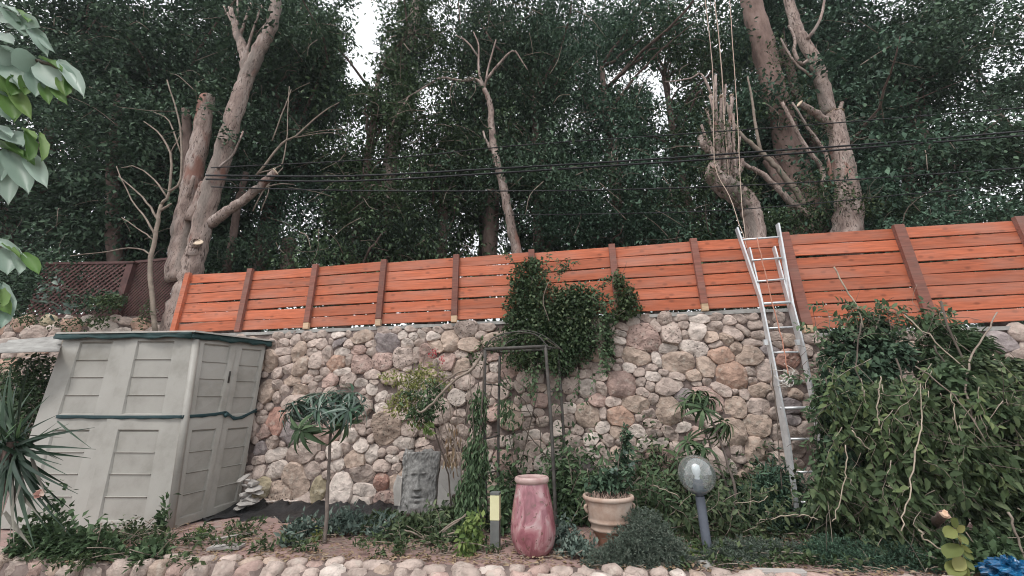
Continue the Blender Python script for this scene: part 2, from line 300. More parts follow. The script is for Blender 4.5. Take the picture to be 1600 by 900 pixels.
# merge accidental duplicates
out=[]
for s in S:
    if all(((s[0]-o[0])/(.5*(s[2]+o[2])))**2+((s[1]-o[1])/(.5*(s[3]+o[3])))**2>.55 for o in out): out.append(s)
S=out
def topz(t): return ZL-.03 if t<TS else ZR-.03
def fill(S,t0,t1,z0,zt,tries=5200,big=(.05,.19)):
    st=np.array([[s[0],s[1],s[2],s[3],s[4]] for s in S]) if S else np.zeros((0,5))
    for k in range(tries):
        fr=k/tries; r=big[1]*(1-fr)**1.3+big[0]*(1-(1-fr)**1.3); r*=rng.uniform(.85,1.15); t=rng.uniform(t0,t1); z=rng.uniform(z0,zt(t))
        a=r*rng.uniform(.95,1.3); b=r*rng.uniform(.65,.9)
        if z+b>zt(t)+.02 or (abs(t-TS)<a*.8 and z>ZR-.2): continue
        if len(st):
            dx=t-st[:,0];dz=z-st[:,1];c=np.cos(st[:,4]);s=np.sin(st[:,4]); u=dx*c+dz*s;v=-dx*s+dz*c
            th=np.arctan2(v,u); re=1/np.sqrt((np.cos(th)/st[:,2])**2+(np.sin(th)/st[:,3])**2)
            if np.any(np.hypot(dx,dz)<re+(a+b)/2*.86): continue
        an=rng.normal(0,.35); st=np.vstack([st,[t,z,a,b,an]])
        S.append([t,z,a,b,an,rng.choice(list('gggggwwwbbbpd'))])
    return S
nreal=len(S)
S=fill(S,TL2,TR,-.12,topz)
def outline(S,NA=16,gap=.0085,grow=1.42):
    st=np.array([[s[0],s[1],s[2],s[3],s[4]] for s in S]); res=[]
    for i,s in enumerate(S):
        d=np.hypot(st[:,0]-s[0],st[:,1]-s[1]); nb=np.where((d<(s[2]+s[3]+st[:,2]+st[:,3])*1.1)&(np.arange(len(S))!=i))[0]
        rs=[]; f0=rng.uniform(0,6.28); npl=rng.integers(4,7); pl=[(f0+6.283*q/npl+rng.normal(0,.25),rng.uniform(.88,1.12)) for q in range(npl)]
        for k in range(NA):
            th=2*math.pi*k/NA; c,sn=math.cos(th-s[4]),math.sin(th-s[4]); pw=2.6   # superellipse: blocky
            re=(abs(c/s[2])**pw+abs(sn/s[3])**pw)**(-1/pw)*min([1.2]+[d_/max(math.cos(th-f_),.05) for f_,d_ in pl])
            rr=np.linspace(.3,grow,26)*re; X=s[0]+rr*math.cos(th);Z=s[1]+rr*math.sin(th)
            if len(nb):
                dx=X[:,None]-st[nb,0];dz=Z[:,None]-st[nb,1];cc=np.cos(st[nb,4]);ss=np.sin(st[nb,4])
                m=np.sqrt(((dx*cc+dz*ss)/st[nb,2])**2+((-dx*ss+dz*cc)/st[nb,3])**2).min(1)
                me_=rr/re
                bad=np.where(me_>m)[0]; r=rr[bad[0]] if len(bad) else rr[-1]
            else: r=rr[-1]
            rs.append(min(r-gap*.8,re*rng.normal(1.27,.03)))
        rs=np.array(rs); rs=.16*np.roll(rs,1)+.68*rs+.16*np.roll(rs,-1)
        res.append(np.maximum(rs,.015))
    return res
RS=outline(S)
def stone_geo(rs,dep,rot,NA=16):
    a=2*np.pi*np.arange(NA)/NA; mean=rs.mean(); cx=rng.normal(0,.08,2)*mean; tx,tz=rng.normal(0,.16,2)
    V=[];x=rs*np.cos(a);z=rs*np.sin(a)
    pls=[(rng.uniform(0,6.28),rng.uniform(.2,.6),rng.uniform(.15,.6)) for _ in range(3)]
    for f,d in ((1.,-.03),(.975,dep*.62),(.90,dep*.95),(.66,dep*1.02),(.34,dep*1.04)):
        X=x*f+cx[0]*(1-f);Z=z*f+cx[1]*(1-f); j=rng.normal(0,dep*.09,NA) if f<1 else 0
        H=d+0*X+(j if f<1 else 0)+ (tx*X+tz*Z if f<1 else 0)
        if f<1:
            for (pa_,po_,ps_) in pls: H=H-np.clip((X*math.cos(pa_)+Z*math.sin(pa_))-po_*mean,0,None)*ps_
        V+=list(np.stack([X,-np.maximum(H,dep*.30 if f<.95 else dep*.12),Z],1))
    V.append((cx[0],-dep*1.04,cx[1])); n=NA
    F=[(r*n+k,(r*n+(k+1)%n),((r+1)*n+(k+1)%n),(r+1)*n+k) for r in range(4) for k in range(n)]
    F+=[(4*n+k,4*n+(k+1)%n,5*n) for k in range(n)]
    return np.array(V),F
rotW=Matrix.Rotation(YAW,4,'Z')
def place_stones(S,RS,parent,place,limit=300,vis=None,name='stone'):
    order=sorted(range(len(S)),key=lambda i:-(S[i][2]*S[i][3]*(1 if vis is None or vis(S[i]) else .02)))
    chosen=set(order[:limit]); jv=[];jf=[];n=0
    for i in order:
        s=S[i]; rs=RS[i]; dep=min(.075,.30*min(s[2],s[3])+.022)*rng.uniform(.8,1.25)
        V,F=stone_geo(rs,dep,s[4]); c=s[5]
        mt=SMP[c.lower()] if c.isupper() else SM[c]
        base=place(s)-np.array(parent.location)
        if i in chosen:
            me=mesh(name,V,F,True); me.set_sharp_from_angle(angle=R(32)); o=obj(name,me,mt,parent,loc=base); o.rotation_euler=(0,0,YAW)
        else:
            c_,s_=math.cos(YAW),math.sin(YAW); V2=np.stack([V[:,0]*c_-V[:,1]*s_,V[:,0]*s_+V[:,1]*c_,V[:,2]],1)+base
            jv.append(V2); jf+= [tuple(k+n for k in f) for f in F]; n+=len(V2)
    if jv: obj('small_stones',mesh('small_stones',np.concatenate(jv),jf,True),SM['g'],parent,kind='stuff')
def vis(s):
    q=px(W(s[0],s[1]))[0]; return 392<q[0]<1275 and q[1]<800 or q[0]>1380 and q[1]<600 and q[0]<1610
place_stones(S,RS,sw,lambda s:W(s[0],s[1],0.0 if s[0]<TS else -.01),300,vis)
print('stones',len(S),nreal)
# loose rocks on the coping
# ================================================================ FENCE
def woodmat(name,c,knots=1.,gr=1.):
    c=np.array(c); m,nt,N,L,b=newmat(name)
    tc=nd(N,'ShaderNodeTexCoord'); oi=nd(N,'ShaderNodeObjectInfo')
    ad=nd(N,'ShaderNodeVectorMath',operation='MULTIPLY_ADD'); L.new(oi.outputs['Random'],ad.inputs[0]); ad.inputs[1].default_value=(41,3,23); L.new(tc.outputs['Object'],ad.inputs[2])
    mp=nd(N,'ShaderNodeMapping'); mp.inputs['Scale'].default_value=(1.2,14,16); L.new(ad.outputs[0],mp.inputs[0])
    n=nd(N,'ShaderNodeTexNoise',Scale=3,Detail=7,Distortion=.6); L.new(mp.outputs[0],n.inputs['Vector'])
    r=ramp(N,[(.25,tuple(c*.68)),(.5,tuple(c)),(.75,tuple(np.minimum(c*1.28,.8)))]); L.new(n.outputs['Fac'],r.inputs[0])
    sx_=nd(N,'ShaderNodeSeparateXYZ'); L.new(ad.outputs[0],sx_.inputs[0]); cb=nd(N,'ShaderNodeCombineXYZ'); L.new(sx_.outputs[0],cb.inputs[0]); L.new(sx_.outputs[2],cb.inputs[1]); mp2=nd(N,'ShaderNodeMapping'); mp2.inputs['Scale'].default_value=(2.7,5.2,1); L.new(cb.outputs[0],mp2.inputs[0])
    v=nd(N,'ShaderNodeTexVoronoi',Scale=1.); v.voronoi_dimensions='2D'; L.new(mp2.outputs[0],v.inputs['Vector']); r2=ramp(N,[(.05,(1,1,1)),(.13,(0,0,0))]); L.new(v.outputs['Distance'],r2.inputs[0])
    mx=nd(N,'ShaderNodeMix',data_type='RGBA'); mm=nd(N,'ShaderNodeMath',operation='MULTIPLY'); mm.inputs[1].default_value=.55*knots; L.new(r2.outputs[0],mm.inputs[0]); L.new(mm.outputs[0],mx.inputs[0]); L.new(r.outputs[0],mx.inputs[6]); mx.inputs[7].default_value=(*(c*.32),1)
    mp3=nd(N,'ShaderNodeMapping'); mp3.inputs['Scale'].default_value=(.9,1,4); L.new(ad.outputs[0],mp3.inputs[0])
    n3=nd(N,'ShaderNodeTexNoise',Scale=1.3,Detail=5); L.new(mp3.outputs[0],n3.inputs['Vector']); r3=ramp(N,[(.42,(0,0,0)),(.76,(.55,.55,.55))]); L.new(n3.outputs['Fac'],r3.inputs[0])
    m3=nd(N,'ShaderNodeMix',data_type='RGBA'); L.new(r3.outputs[0],m3.inputs[0]); L.new(mx.outputs[2],m3.inputs[6]); m3.inputs[7].default_value=(*(c*.45+np.array([.20,.17,.15])*gr),1)
    h=nd(N,'ShaderNodeHueSaturation'); mr=nd(N,'ShaderNodeMapRange'); mr.inputs['To Min'].default_value=.8; mr.inputs['To Max'].default_value=1.15
    L.new(oi.outputs['Random'],mr.inputs[0]); L.new(mr.outputs[0],h.inputs['Value']); L.new(m3.outputs[2],h.inputs['Color']); L.new(h.outputs[0],b.inputs['Base Color'])
    b.inputs['Roughness'].default_value=.62; b.inputs['Specular IOR Level'].default_value=.3
    bp=nd(N,'ShaderNodeBump',Strength=.35,Distance=.004); L.new(n.outputs['Fac'],bp.inputs['Height']); L.new(bp.outputs[0],b.inputs['Normal'])
    return m
m_board=woodmat('stained_board',(.46,.128,.062)); m_post=woodmat('stained_post',(.22,.085,.062),.4,.6); m_cut=woodmat('bare_wood',(.60,.42,.27),.3)
fn=thing('wooden_fence','long orange stained fence of horizontal boards standing on the stone wall','fence',W(0,ZL+.022,-.08))
FL=np.array(fn.location)
def wbox(name,t0,t1,z0,z1,off0,off1,mat,bev=.004,dz=0.,parent=None,label=None):
    c=W((t0+t1)/2,(z0+z1)/2,(off0+off1)/2); a,b_,h=(t1-t0)/2,(off1-off0)/2,(z1-z0)/2
    e=min(bev,b_*.6)
    V=[]
    for sx in (-1,1):
        xx=sx*a
        for (y,z) in ((-b_+e,-h),(b_-e,-h),(b_,-h+e),(b_,h-e),(b_-e,h),(-b_+e,h),(-b_,h-e),(-b_,-h+e)):
            V.append((xx,-y,z+dz*sx))
    F=[(k,(k+1)%8,8+(k+1)%8,8+k) for k in range(8)]+[tuple(range(8))[::-1],tuple(range(8,16))]
    o=obj(name,mesh(name,V,F),mat,parent or fn,loc=c-np.array((parent or fn).location),label=label); o.rotation_euler=(0,0,YAW); return o
ptop=[(296,432),(393.7,421.7),(495.3,414),(601.7,408),(714,398),(830.5,390),(955,381),(1081.7,374),(1223,368),(1402,359),(1590,345.5)]
pt=[wt(wall(*q)) for q in ptop]; pt.append(pt[-1]+1.6); print('posts',[round(v,2) for v in pt])
ZT=3.625; zb=ZL+.05; pitchz=(ZT-zb)/6
for i in range(len(pt)-1):
    t0,t1=pt[i],pt[i+1]; nrow=6 if i<8 else 8
    for k in range(nrow):
        z1=ZT-k*pitchz; z0=z1-pitchz+.016; j=rng.normal(0,.004)
        wbox('board',t0+.004,t1-.004,z0+j,z1+j,-.03+rng.normal(0,.003),-.002,m_board,dz=rng.normal(0,.006))
for i,t in enumerate(pt):
    right=i>=8; zlow=(ZR+.03 if right else ZL+.03)
    big=.046 if i<8 else .064
    fc=.10 if i in (2,3,4,7,8) else 0
    wbox('post',t-big,t+big,zlow+fc,ZT+.035,0.0 ,.055,m_post if i else m_board,bev=.006)
    if fc: wbox('post_foot',t-big*.95,t+big*.95,zlow-.005,zlow+fc-.002,0.0,.052,m_cut,label='bare pale foot of the post')
# ================================================================ FOLIAGE TOOLS
LT2=(np.array([(0,0,0),(.45,.5,.10),(1,0,-.06),(.45,-.5,.10)],float),np.array([(0,3,2),(0,2,1)]))
LT4=(np.array([(0,0,0),(.3,.46,.10),(.68,.36,.04),(1,0,-.12),(.68,-.36,.04),(.3,-.46,.10),(.5,0,-.02)],float),
     np.array([(0,6,1),(1,6,2),(2,6,3),(3,6,4),(4,6,5),(5,6,0)]))
def nrm(a): return a/(np.linalg.norm(a,axis=-1,keepdims=True)+1e-9)
def leaves_mesh(P,A,Nn,Ln,Wd,tmpl=LT2,name='foliage'):
    """P bases, A axes, Nn normals"""
    A=nrm(A); S_=nrm(np.cross(Nn,A)); N2=np.cross(A,S_)
    T,F=tmpl; n=len(P); k=len(T)
    V=P[:,None,:]+A[:,None,:]*(T[None,:,0,None]*Ln[:,None,None])+S_[:,None,:]*(T[None,:,1,None]*Wd[:,None,None])+N2[:,None,:]*(T[None,:,2,None]*Ln[:,None,None])
    FF=(F[None]+ (np.arange(n)*k)[:,None,None]).reshape(-1,3)
    tint=np.repeat(rng.random(n),k)
    return mesh(name,V.reshape(-1,3),FF,False,tint)
def barkx(N,L,vec,out):
    mp=nd(N,'ShaderNodeMapping'); mp.inputs['Scale'].default_value=(1,1,.5); L.new(vec,mp.inputs[0])
    n=nd(N,'ShaderNodeTexNoise',Scale=26,Detail=6,Distortion=1.5); L.new(mp.outputs[0],n.inputs['Vector']); r=ramp(N,[(.36,(1,1,1)),(.46,(0,0,0))]); L.new(n.outputs['Fac'],r.inputs[0])
    m1=nd(N,'ShaderNodeMix',data_type='RGBA'); L.new(r.outputs[0],m1.inputs[0]); L.new(out,m1.inputs[6]); m1.inputs[7].default_value=(.10,.07,.06,1)
    n2=nd(N,'ShaderNodeTexNoise',Scale=3.,Detail=4); L.new(mp.outputs[0],n2.inputs['Vector']); r2=ramp(N,[(.54,(0,0,0)),(.66,(.8,.8,.8))]); L.new(n2.outputs['Fac'],r2.inputs[0])
    m2=nd(N,'ShaderNodeMix',data_type='RGBA'); L.new(r2.outputs[0],m2.inputs[0]); L.new(m1.outputs[2],m2.inputs[6]); m2.inputs[7].default_value=(.20,.17,.15,1)
    n3=nd(N,'ShaderNodeTexNoise',Scale=2.2,Detail=5); L.new(vec,n3.inputs['Vector']); r3=ramp(N,[(.60,(0,0,0)),(.68,(.9,.9,.9))]); L.new(n3.outputs['Fac'],r3.inputs[0])
    m3=nd(N,'ShaderNodeMix',data_type='RGBA'); L.new(r3.outputs[0],m3.inputs[0]); L.new(m2.outputs[2],m3.inputs[6]); m3.inputs[7].default_value=(.26,.13,.10,1); return m3.outputs[2]
m_bark_pale=noisy('pale_bark',[(.17,.12,.105),(.30,.225,.195),(.38,.30,.265),(.46,.38,.345)],scale=6,rough=.9,bump=1.,bscale=16,stretch=(1,1,.4),bdist=.04,extra=barkx)
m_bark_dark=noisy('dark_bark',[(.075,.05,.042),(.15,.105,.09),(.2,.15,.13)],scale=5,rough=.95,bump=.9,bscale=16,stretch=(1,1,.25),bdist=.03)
m_cutend=noisy('sawn_wood',[(.5,.38,.27),(.66,.54,.42)],scale=12,rough=.8,bump=.1)
m_twig=noisy('twig_bark',[(.16,.125,.10),(.31,.255,.21)],scale=8,rough=.9,bump=.2)
m_twigd=noisy('dark_twig',[(.07,.055,.045),(.15,.12,.10)],scale=8,rough=.9,bump=.2)
LM={'dark':leafmat('leaf_dark',(.030,.052,.034),(.060,.102,.064),(.115,.178,.110),rough=.55,trans=.12,spec=.3),
 'far':leafmat('leaf_far',(.034,.054,.038),(.062,.096,.066),(.105,.150,.105),rough=.6,trans=.2,spec=.3),
 'teal':leafmat('leaf_bluegreen',(.032,.062,.042),(.062,.115,.076),(.125,.205,.135),rough=.5,trans=.14,spec=.35),
 'olive':leafmat('leaf_olive',(.035,.055,.025),(.065,.10,.045),(.12,.155,.075),rough=.55,trans=.25),
 'mid':leafmat('leaf_mid',(.036,.062,.030),(.072,.118,.058),(.13,.19,.098),rough=.45,trans=.2,spec=.4),
 'cut':leafmat('leaf_cut',(.026,.044,.020),(.062,.092,.044),(.15,.185,.095),rough=.42,trans=.18,spec=.45),
 'bright':leafmat('leaf_bright',(.10,.16,.05),(.17,.24,.08),(.28,.34,.12),rough=.5,trans=.35),
 'yellow':leafmat('leaf_yellowgreen',(.14,.17,.06),(.26,.28,.10),(.36,.34,.14),rough=.5,trans=.35),
 'grey':leafmat('leaf_greygreen',(.06,.085,.065),(.11,.14,.11),(.17,.19,.155),rough=.7,trans=.1),
 'silver':leafmat('leaf_silver',(.055,.085,.07),(.10,.14,.115),(.20,.25,.21),rough=.4,trans=.1,spec=.5),
 'dry':leafmat('leaf_dry',(.16,.10,.06),(.28,.2,.13),(.36,.28,.19),rough=.8,trans=.1)}
# gaps in the canopy where the sky opens
GAPS=[(572,50,24,58),(560,112,26,26),(600,250,12,8),(668,160,16,12),(960,128,26,14),(1000,118,30,18),(1042,142,30,14),(930,100,14,10),(1055,150,12,10),(650,140,12,8),(1010,190,10,8),(980,250,9,7),(905,190,8,6),(700,230,8,7),(800,170,6,7),(860,250,6,5),(720,270,7,5),(1010,55,14,12),
      (1040,185,14,20),(1030,240,12,22),(690,310,9,8),(948,320,10,12),(1420,285,22,12),(742,372,8,6),(940,245,10,10),(560,375,6,8),(685,395,7,6),(1265,228,6,6),(640,395,5,10),(735,125,8,10),(900,130,14,8),(1160,365,6,8)]
def thin(Pc,prob):
    q=px(Pc); keep=np.ones(len(Pc),bool)
    for (x,y,a,b) in GAPS:
        d=((q[:,0]-x)/a)**2+((q[:,1]-y)/b)**2
        keep&=~((d<1.)|((d<2.2)&(rng.random(len(Pc))<.4)))
    # the middle of the grove is looser than its two sides
    mid=np.exp(-((q[:,0]-880)/300)**2)
    keep&= ~(rng.random(len(Pc))<mid*prob)
    return keep
def crown(blobs,m,L,aspect=.48,sig=.28,thinp=.35,droop=.5,flat=.55):
    """blobs: list of (cx,cy,cz,rx,ry,rz,n_clusters) -> leaf arrays"""
    Cc=[];Oc=[]
    for (cx,cy,cz,rx,ry,rz,n) in blobs:
        nb=max(3,n//11); db=nrm(rng.normal(0,1,(nb,3))); rb=rng.random((nb,1))**(1/2.6); ix=rng.integers(0,nb,n)
        q_=(db*rb)[ix]+rng.normal(0,1,(n,3))*np.array([.50/rx,.50/ry,.17/rz]); r=np.linalg.norm(q_,axis=1,keepdims=True); d=q_/(r+1e-6)
        lump=1+.18*np.sin(d[:,:1]*5+cx)+.15*np.sin(d[:,2:3]*7+cy)
        Cc.append(np.array([cx,cy,cz])+d*r*lump*np.array([rx,ry,rz])); Oc.append(d)
    Cc=np.concatenate(Cc);Oc=np.concatenate(Oc)
    q=px(Cc); k=thin(Cc,thinp)&(q[:,0]>-120)&(q[:,0]<1720)&(q[:,1]>-170)&(q[:,1]<470)&(Cc[:,2]>2.6)
    Cc=Cc[k];Oc=Oc[k]; n=len(Cc)
    ax=nrm(Oc*np.array([1,1,.2])+rng.normal(0,.5,(n,3))+np.array([0,0,-droop]))
    s=sig*rng.uniform(.5,1.3,n)
    # a spray: leaves along a few drooping twigs
    P=Cc[:,None,:]+ax[:,None,:]*(rng.uniform(-1,1.2,(n,m,1))*s[:,None,None]*1.5)+rng.normal(0,1,(n,m,3))*s[:,None,None]*np.array([.75,.75,flat])
    A=ax[:,None,:]*.8+rng.normal(0,.6,(n,m,3))+np.array([0,0,-.25])
    Nn=rng.normal(0,.42,(n,m,3))+np.array([0,-.2,1.])
    Ln=(L*rng.uniform(.55,1.35,(n,m))*rng.uniform(.75,1.25,(n,1))); 
    P=P.reshape(-1,3);A=A.reshape(-1,3);Nn=Nn.reshape(-1,3);Ln=Ln.ravel()
    q=px(P); kk=np.ones(len(P),bool)
    for (x,y,a,b) in GAPS[:2]: kk&=(((q[:,0]-x)/a)**2+((q[:,1]-y)/b)**2)>rng.uniform(.15,1.1,len(P))
    return P[kk],A[kk],Nn[kk],Ln[kk],Ln[kk]*aspect,Cc
def limbs(base,trunk,Cc,parent,mat,n=26,r0=.05,name='limb'):
    mb=MB(); tr=np.asarray(trunk)
    if len(Cc)==0: return
    idx=rng.choice(len(Cc),min(n,len(Cc)),replace=False)
    for i in idx:
        c=Cc[i]; k=np.argmin(np.linalg.norm(tr-c+np.array([0,0,1.2]),axis=1)); a=tr[k]
        mid=(a+c)/2+rng.normal(0,.25,3)+np.array([0,0,.25]); P=smoothpath([a,mid,c],4,.03)
        mb.tube(P,np.linspace(r0,.012,len(P)),5)
    mb.o(name,mat,parent,True,kind='stuff')
def trunk_obj(path,r,parent,mat,name='trunk',n=12,j=.05,k=5,wob=.012,label=None):
    P=smoothpath(path,k,wob); rr=np.interp(np.linspace(0,1,len(P)),np.linspace(0,1,len(r)),r)
    V,F=tube(P,rr,n,j); o=obj(name,mesh(name,V-np.array(parent.location),F,True),mat,parent,label=label); return P,o
# ---------------------------------------------------------------- canopy trees
def canopy_tree(label,group,x,Y,r,path_top,blobs,lm,m,L,thinp,droop=.5,bark=None,nl=24,name='tree'):
    base=np.array([x,Y,2.45]); t=thing(name,label,'tree',base,group); bark=bark or m_bark_dark
    top=np.array(path_top); mid=(base+top)/2+np.array([rng.normal(0,.15),0,0])
    P,_=trunk_obj([base-np.array([0,0,.2]),mid,top],[r*1.25,r*.9,r*.45],t,bark)
    Pl,A,Nn,Ln,Wd,Cc=crown(blobs,m,L,thinp=thinp,droop=droop)
    print(name,label[:30],len(Pl))
    if len(Pl): obj('foliage',leaves_mesh(Pl-base,A,Nn,Ln,Wd),LM[lm],t)
    limbs(base,P,Cc,t,bark,nl)
    if Y<10.8:
        mb=MB(); q=px(Cc); ok=np.where((q[:,1]>0)&(q[:,1]<420)&(Cc[:,1]<Y+.2))[0]
        for i in rng.choice(ok,min(70,len(ok)),replace=False):
            a=Cc[i]+[0,-.25,0]; d=nrm(np.array([rng.normal(0,1),rng.normal(-.2,.3),rng.normal(-.1,.7)]))*rng.uniform(.35,1.1)
            mb.tube(smoothpath([a,a+d*.5+rng.normal(0,.06,3),a+d+[0,0,-.08]],3),np.linspace(.013,.004,7),4)
        mb.o('fine_twigs',m_twig,t,True,kind='stuff')
    return t
def B(x,Y,z,s,n,ry=1.,rz=1.): return (x,Y,z,1.7*s,1.5*s*ry,1.5*s*rz,n)
def auto(x,Y,z0,z1,rad,n,skew=0.):
    out=[];k=max(3,int((z1-z0)/1.5))
    for i in range(k):
        f=(i+.5)/k; z=z0+(z1-z0)*f; w_=rad*(1-.35*abs(f-.45)*1.4)
        for s in range(2): out.append((x+skew*f+rng.normal(0,rad*.38),Y+rng.normal(0,.6),z+rng.normal(0,.3),w_*.85,w_*.7,1.15,int(n/k/2)))
    return out
G='tall trees crowded behind the fence'
TREES=[
 ('leafy dark tree at the extreme left edge behind the overhanging leaves',-13.6,9.6,.20,(-13.6,9.6,11),3.0,14.5,2.8,1500,'dark',.0,42,.13),
 ('very dark dense tree at the far left above the lattice fence',-10.2,9.9,.20,(-10.5,9.9,11),3.4,14.5,2.7,1500,'dark',.0,42,.13),
 ('dark dense tree behind the left pruned trunks',-6.9,9.9,.20,(-6.6,9.9,12),4.0,14.5,2.4,1500,'dark',.0,42,.13),
 ('green tree lit by the sky gap, right of the tall pruned trunk',-4.1,9.3,.15,(-3.9,9.2,11),3.8,13.0,1.7,1000,'mid',.10,42,.11),
 ('loose leafy tree behind the left middle of the fence',-2.1,9.8,.16,(-1.9,9.8,8),3.5,9.6,1.9,800,'mid',.25,40,.115),
 ('bushy tree behind the ivy covered fence bay',.6,9.6,.16,(.7,9.6,11),3.8,14.2,2.0,1400,'dark',.30,42,.115),
 ('tall leafy tree between the ivy and the ladder',3.1,9.9,.16,(3.0,9.9,12),3.7,14.2,2.1,1400,'teal',.30,42,.115),
 ('leafy tree behind the bundle of ropes',5.5,10.4,.16,(5.2,10.4,12),3.6,14.2,2.0,1100,'mid',.22,40,.115),
 ('broad bluish green tree right of the pruned right trunk',8.6,9.2,.20,(8.4,9.2,12),3.3,14.2,2.5,1600,'teal',.0,44,.13),
 ('dark leafy tree at the right edge of the grove',11.8,9.4,.20,(11.9,9.4,12),3.0,14.2,2.5,1400,'dark',.0,42,.13),
]
for (lb,x,Y,r,top,z0,z1,rad,n,lm,th,m_,L_) in TREES:
    canopy_tree(lb,G,x,Y,r,top,auto(x,Y,z0,z1,rad,n),lm,m_,L_,th)
G2='trees further back in the grove'

for (lb,x,Y,r,z0,z1,rad,n,lm,th) in [
 ('far tree behind the lattice fence, mostly hidden',-14.5,13.5,.2,4,19,3.3,900,'dark',0),
 ('outermost far tree at the left edge of the frame',-20,13.0,.2,3,18,3.6,900,'dark',0),
 ('outermost far tree at the right edge of the frame',19.5,13.0,.2,3,19,3.6,900,'dark',0),
 ('tall far tree whose crown fills the top above the lattice',-11.5,11.5,.2,9,19,3.2,800,'dark',0),
 ('far tree seen between the two left pruned trunks',-8.8,13.2,.2,4,19,3.1,900,'dark',0),
 ('far tree below the bright opening in the canopy',-3.4,13.8,.2,4,11.4,2.8,600,'far',.2),
 ('high far crown right of the bright gap',-1.2,12.2,.16,8.5,18,2.0,700,'far',.1),
 ('far tree behind the thin bare pale tree',1.3,13.5,.2,4.5,19,2.9,1500,'far',.14),
 ('far tree behind the speckled sky gaps',5.4,13.8,.2,4,19,2.9,1450,'far',.14),
 ('far tree behind the dark leaning trunk',9.8,13.3,.2,4,19,3.0,950,'dark',.0),
 ('far tree filling the right of the grove',14.4,13.4,.2,4,19,3.3,1000,'dark',.0),
 ('rearmost tree low behind the left fence bays',-6.2,17.5,.25,3.2,10,3.4,480,'far',.1),
 ('rearmost tree low behind the middle fence bays',1.2,18,.25,3.2,10,3.9,500,'far',.2),
 ('rearmost tree low behind the right fence bays',9.,18,.25,3.2,11,3.9,520,'far',.1)]:
    canopy_tree(lb,G2,x,Y,r,(x+.2,Y,z1*.55),auto(x,Y,z0,z1,rad,n),lm,34,.165,th,nl=14)
# conifer-like tree with the leaning bare trunk right of the sky gap
def px_path(pts,Y,Y2=None):
    n=len(pts); return [at(x,y,Y+((Y2-Y)*i/(n-1) if Y2 is not None else 0)) for i,(x,y) in enumerate(pts)]
def pruned(name,label,Y,paths,mat,cat='tree',group=None,cuts=(),n=10,j=.05):
    """paths: list of (points px, radii px, part name[, mat]) ; each becomes a part"""
    p0=at(*paths[0][0][0],Y); t=thing(name,label,cat,p0,group)
    for pth in paths:
        pts,rad,nm=pth[:3]; dY=pth[3] if len(pth)>3 else (0,0); mt=pth[4] if len(pth)>4 else mat
        P=[at(x,y,Y+dY[0]+(dY[1]-dY[0])*i/(len(pts)-1)) for i,(x,y) in enumerate(pts)]
        R_=[r*mpp(p) for r,p in zip(np.interp(np.linspace(0,1,len(P)),np.linspace(0,1,len(rad)),rad),P)]
        big=max(rad)>4
        Q=smoothpath(P,7 if big else 3,.010 if big else .006); rr=np.interp(np.linspace(0,1,len(Q)),np.linspace(0,1,len(R_)),R_)
        V,F=tube(Q,rr,14 if big else 5,j if big else .0); obj(nm,mesh(nm,V-p0,F,True),mt,t)
        if nm in cuts or (big and pth is not paths[0] and 'cut' in nm):
            pass
    return t
def cutface(t,x,y,Y,rad,dirn,label=None):
    c=at(x,y,Y); r=rad*mpp(c); d=nrm(np.array(dirn,float)); V,F=tube([c-d*.01,c+d*.006],[r,r*.96],10,.05)
    obj('cut_face',mesh('cut_face',V-np.array(t.location),F),m_cutend,t)
GP='pruned trees just behind the fence'
t1=pruned('pruned_tree','tall pale pruned tree leaning right, rising beside the left end of the fence',7.25,[
 ([(262,540),(285,470),(302,420),(318,345),(343,258),(366,180),(385,125),(405,80),(424,40),(436,-30)],[17,17,15,13.5,13,12,10.5,9.5,8.5,7],'trunk'),
 ([(385,115),(383,85),(372,55),(360,12)],[8,7.5,6,3],'branch'),
 ([(372,55),(350,10)],[2.5,1.5],'twig'),([(372,52),(371,0)],[2,1.2],'twig'),([(374,60),(392,5)],[2.5,1.5],'twig'),([(384,90),(395,50),(410,8)],[2.5,1.8,1.2],'twig'),
 ([(326,350),(362,325),(396,300),(430,269)],[8,6.5,6,5],'branch',(0,-.25)),
 ([(340,265),(365,240),(380,205)],[2,1.6,1.2],'twig',(-.2,-.2)),
 ([(300,400),(303,385),(308,380)],[9,8,7],'branch',(-.12,-.25)),
 ([(296,345),(314,300),(316,285)],[7,6,4],'branch',(-.05,-.1)),
 ],m_bark_pale,group=GP)
cutface(t1,431,268,7.0,5.5,(1,.0,.6)); cutface(t1,309,378,7.0,7,(.3,-.8,.5))
c_=at(351,221,7.08); mb=MB(); mb.tube([c_+np.array([.085*math.cos(a_),-.02*math.cos(a_),.075*math.sin(a_)]) for a_ in np.linspace(0,6.283,15)],.022,6,.1); mb.o('knot',m_bark_pale,t1,True)
t2=pruned('pruned_tree','pale topped trunk cut flat, left of the tall pruned tree',7.35,[
 ([(284,440),(286,390),(291,345),(301,285),(313,225),(325,152)],[19,15,14,12.5,11.5,9.5],'trunk'),
 ([(284,330),(296,300),(303,275)],[4,3.5,2.5],'branch',(-.1,-.2)),
 ([(287,300),(291,240),(292,190),(290,172)],[6,6,6,5],'branch',(.25,.35),m_bark_dark),
 ],m_bark_pale,group=GP)
cutface(t2,325.5,151.5,7.35,9.5,(.15,0,1))
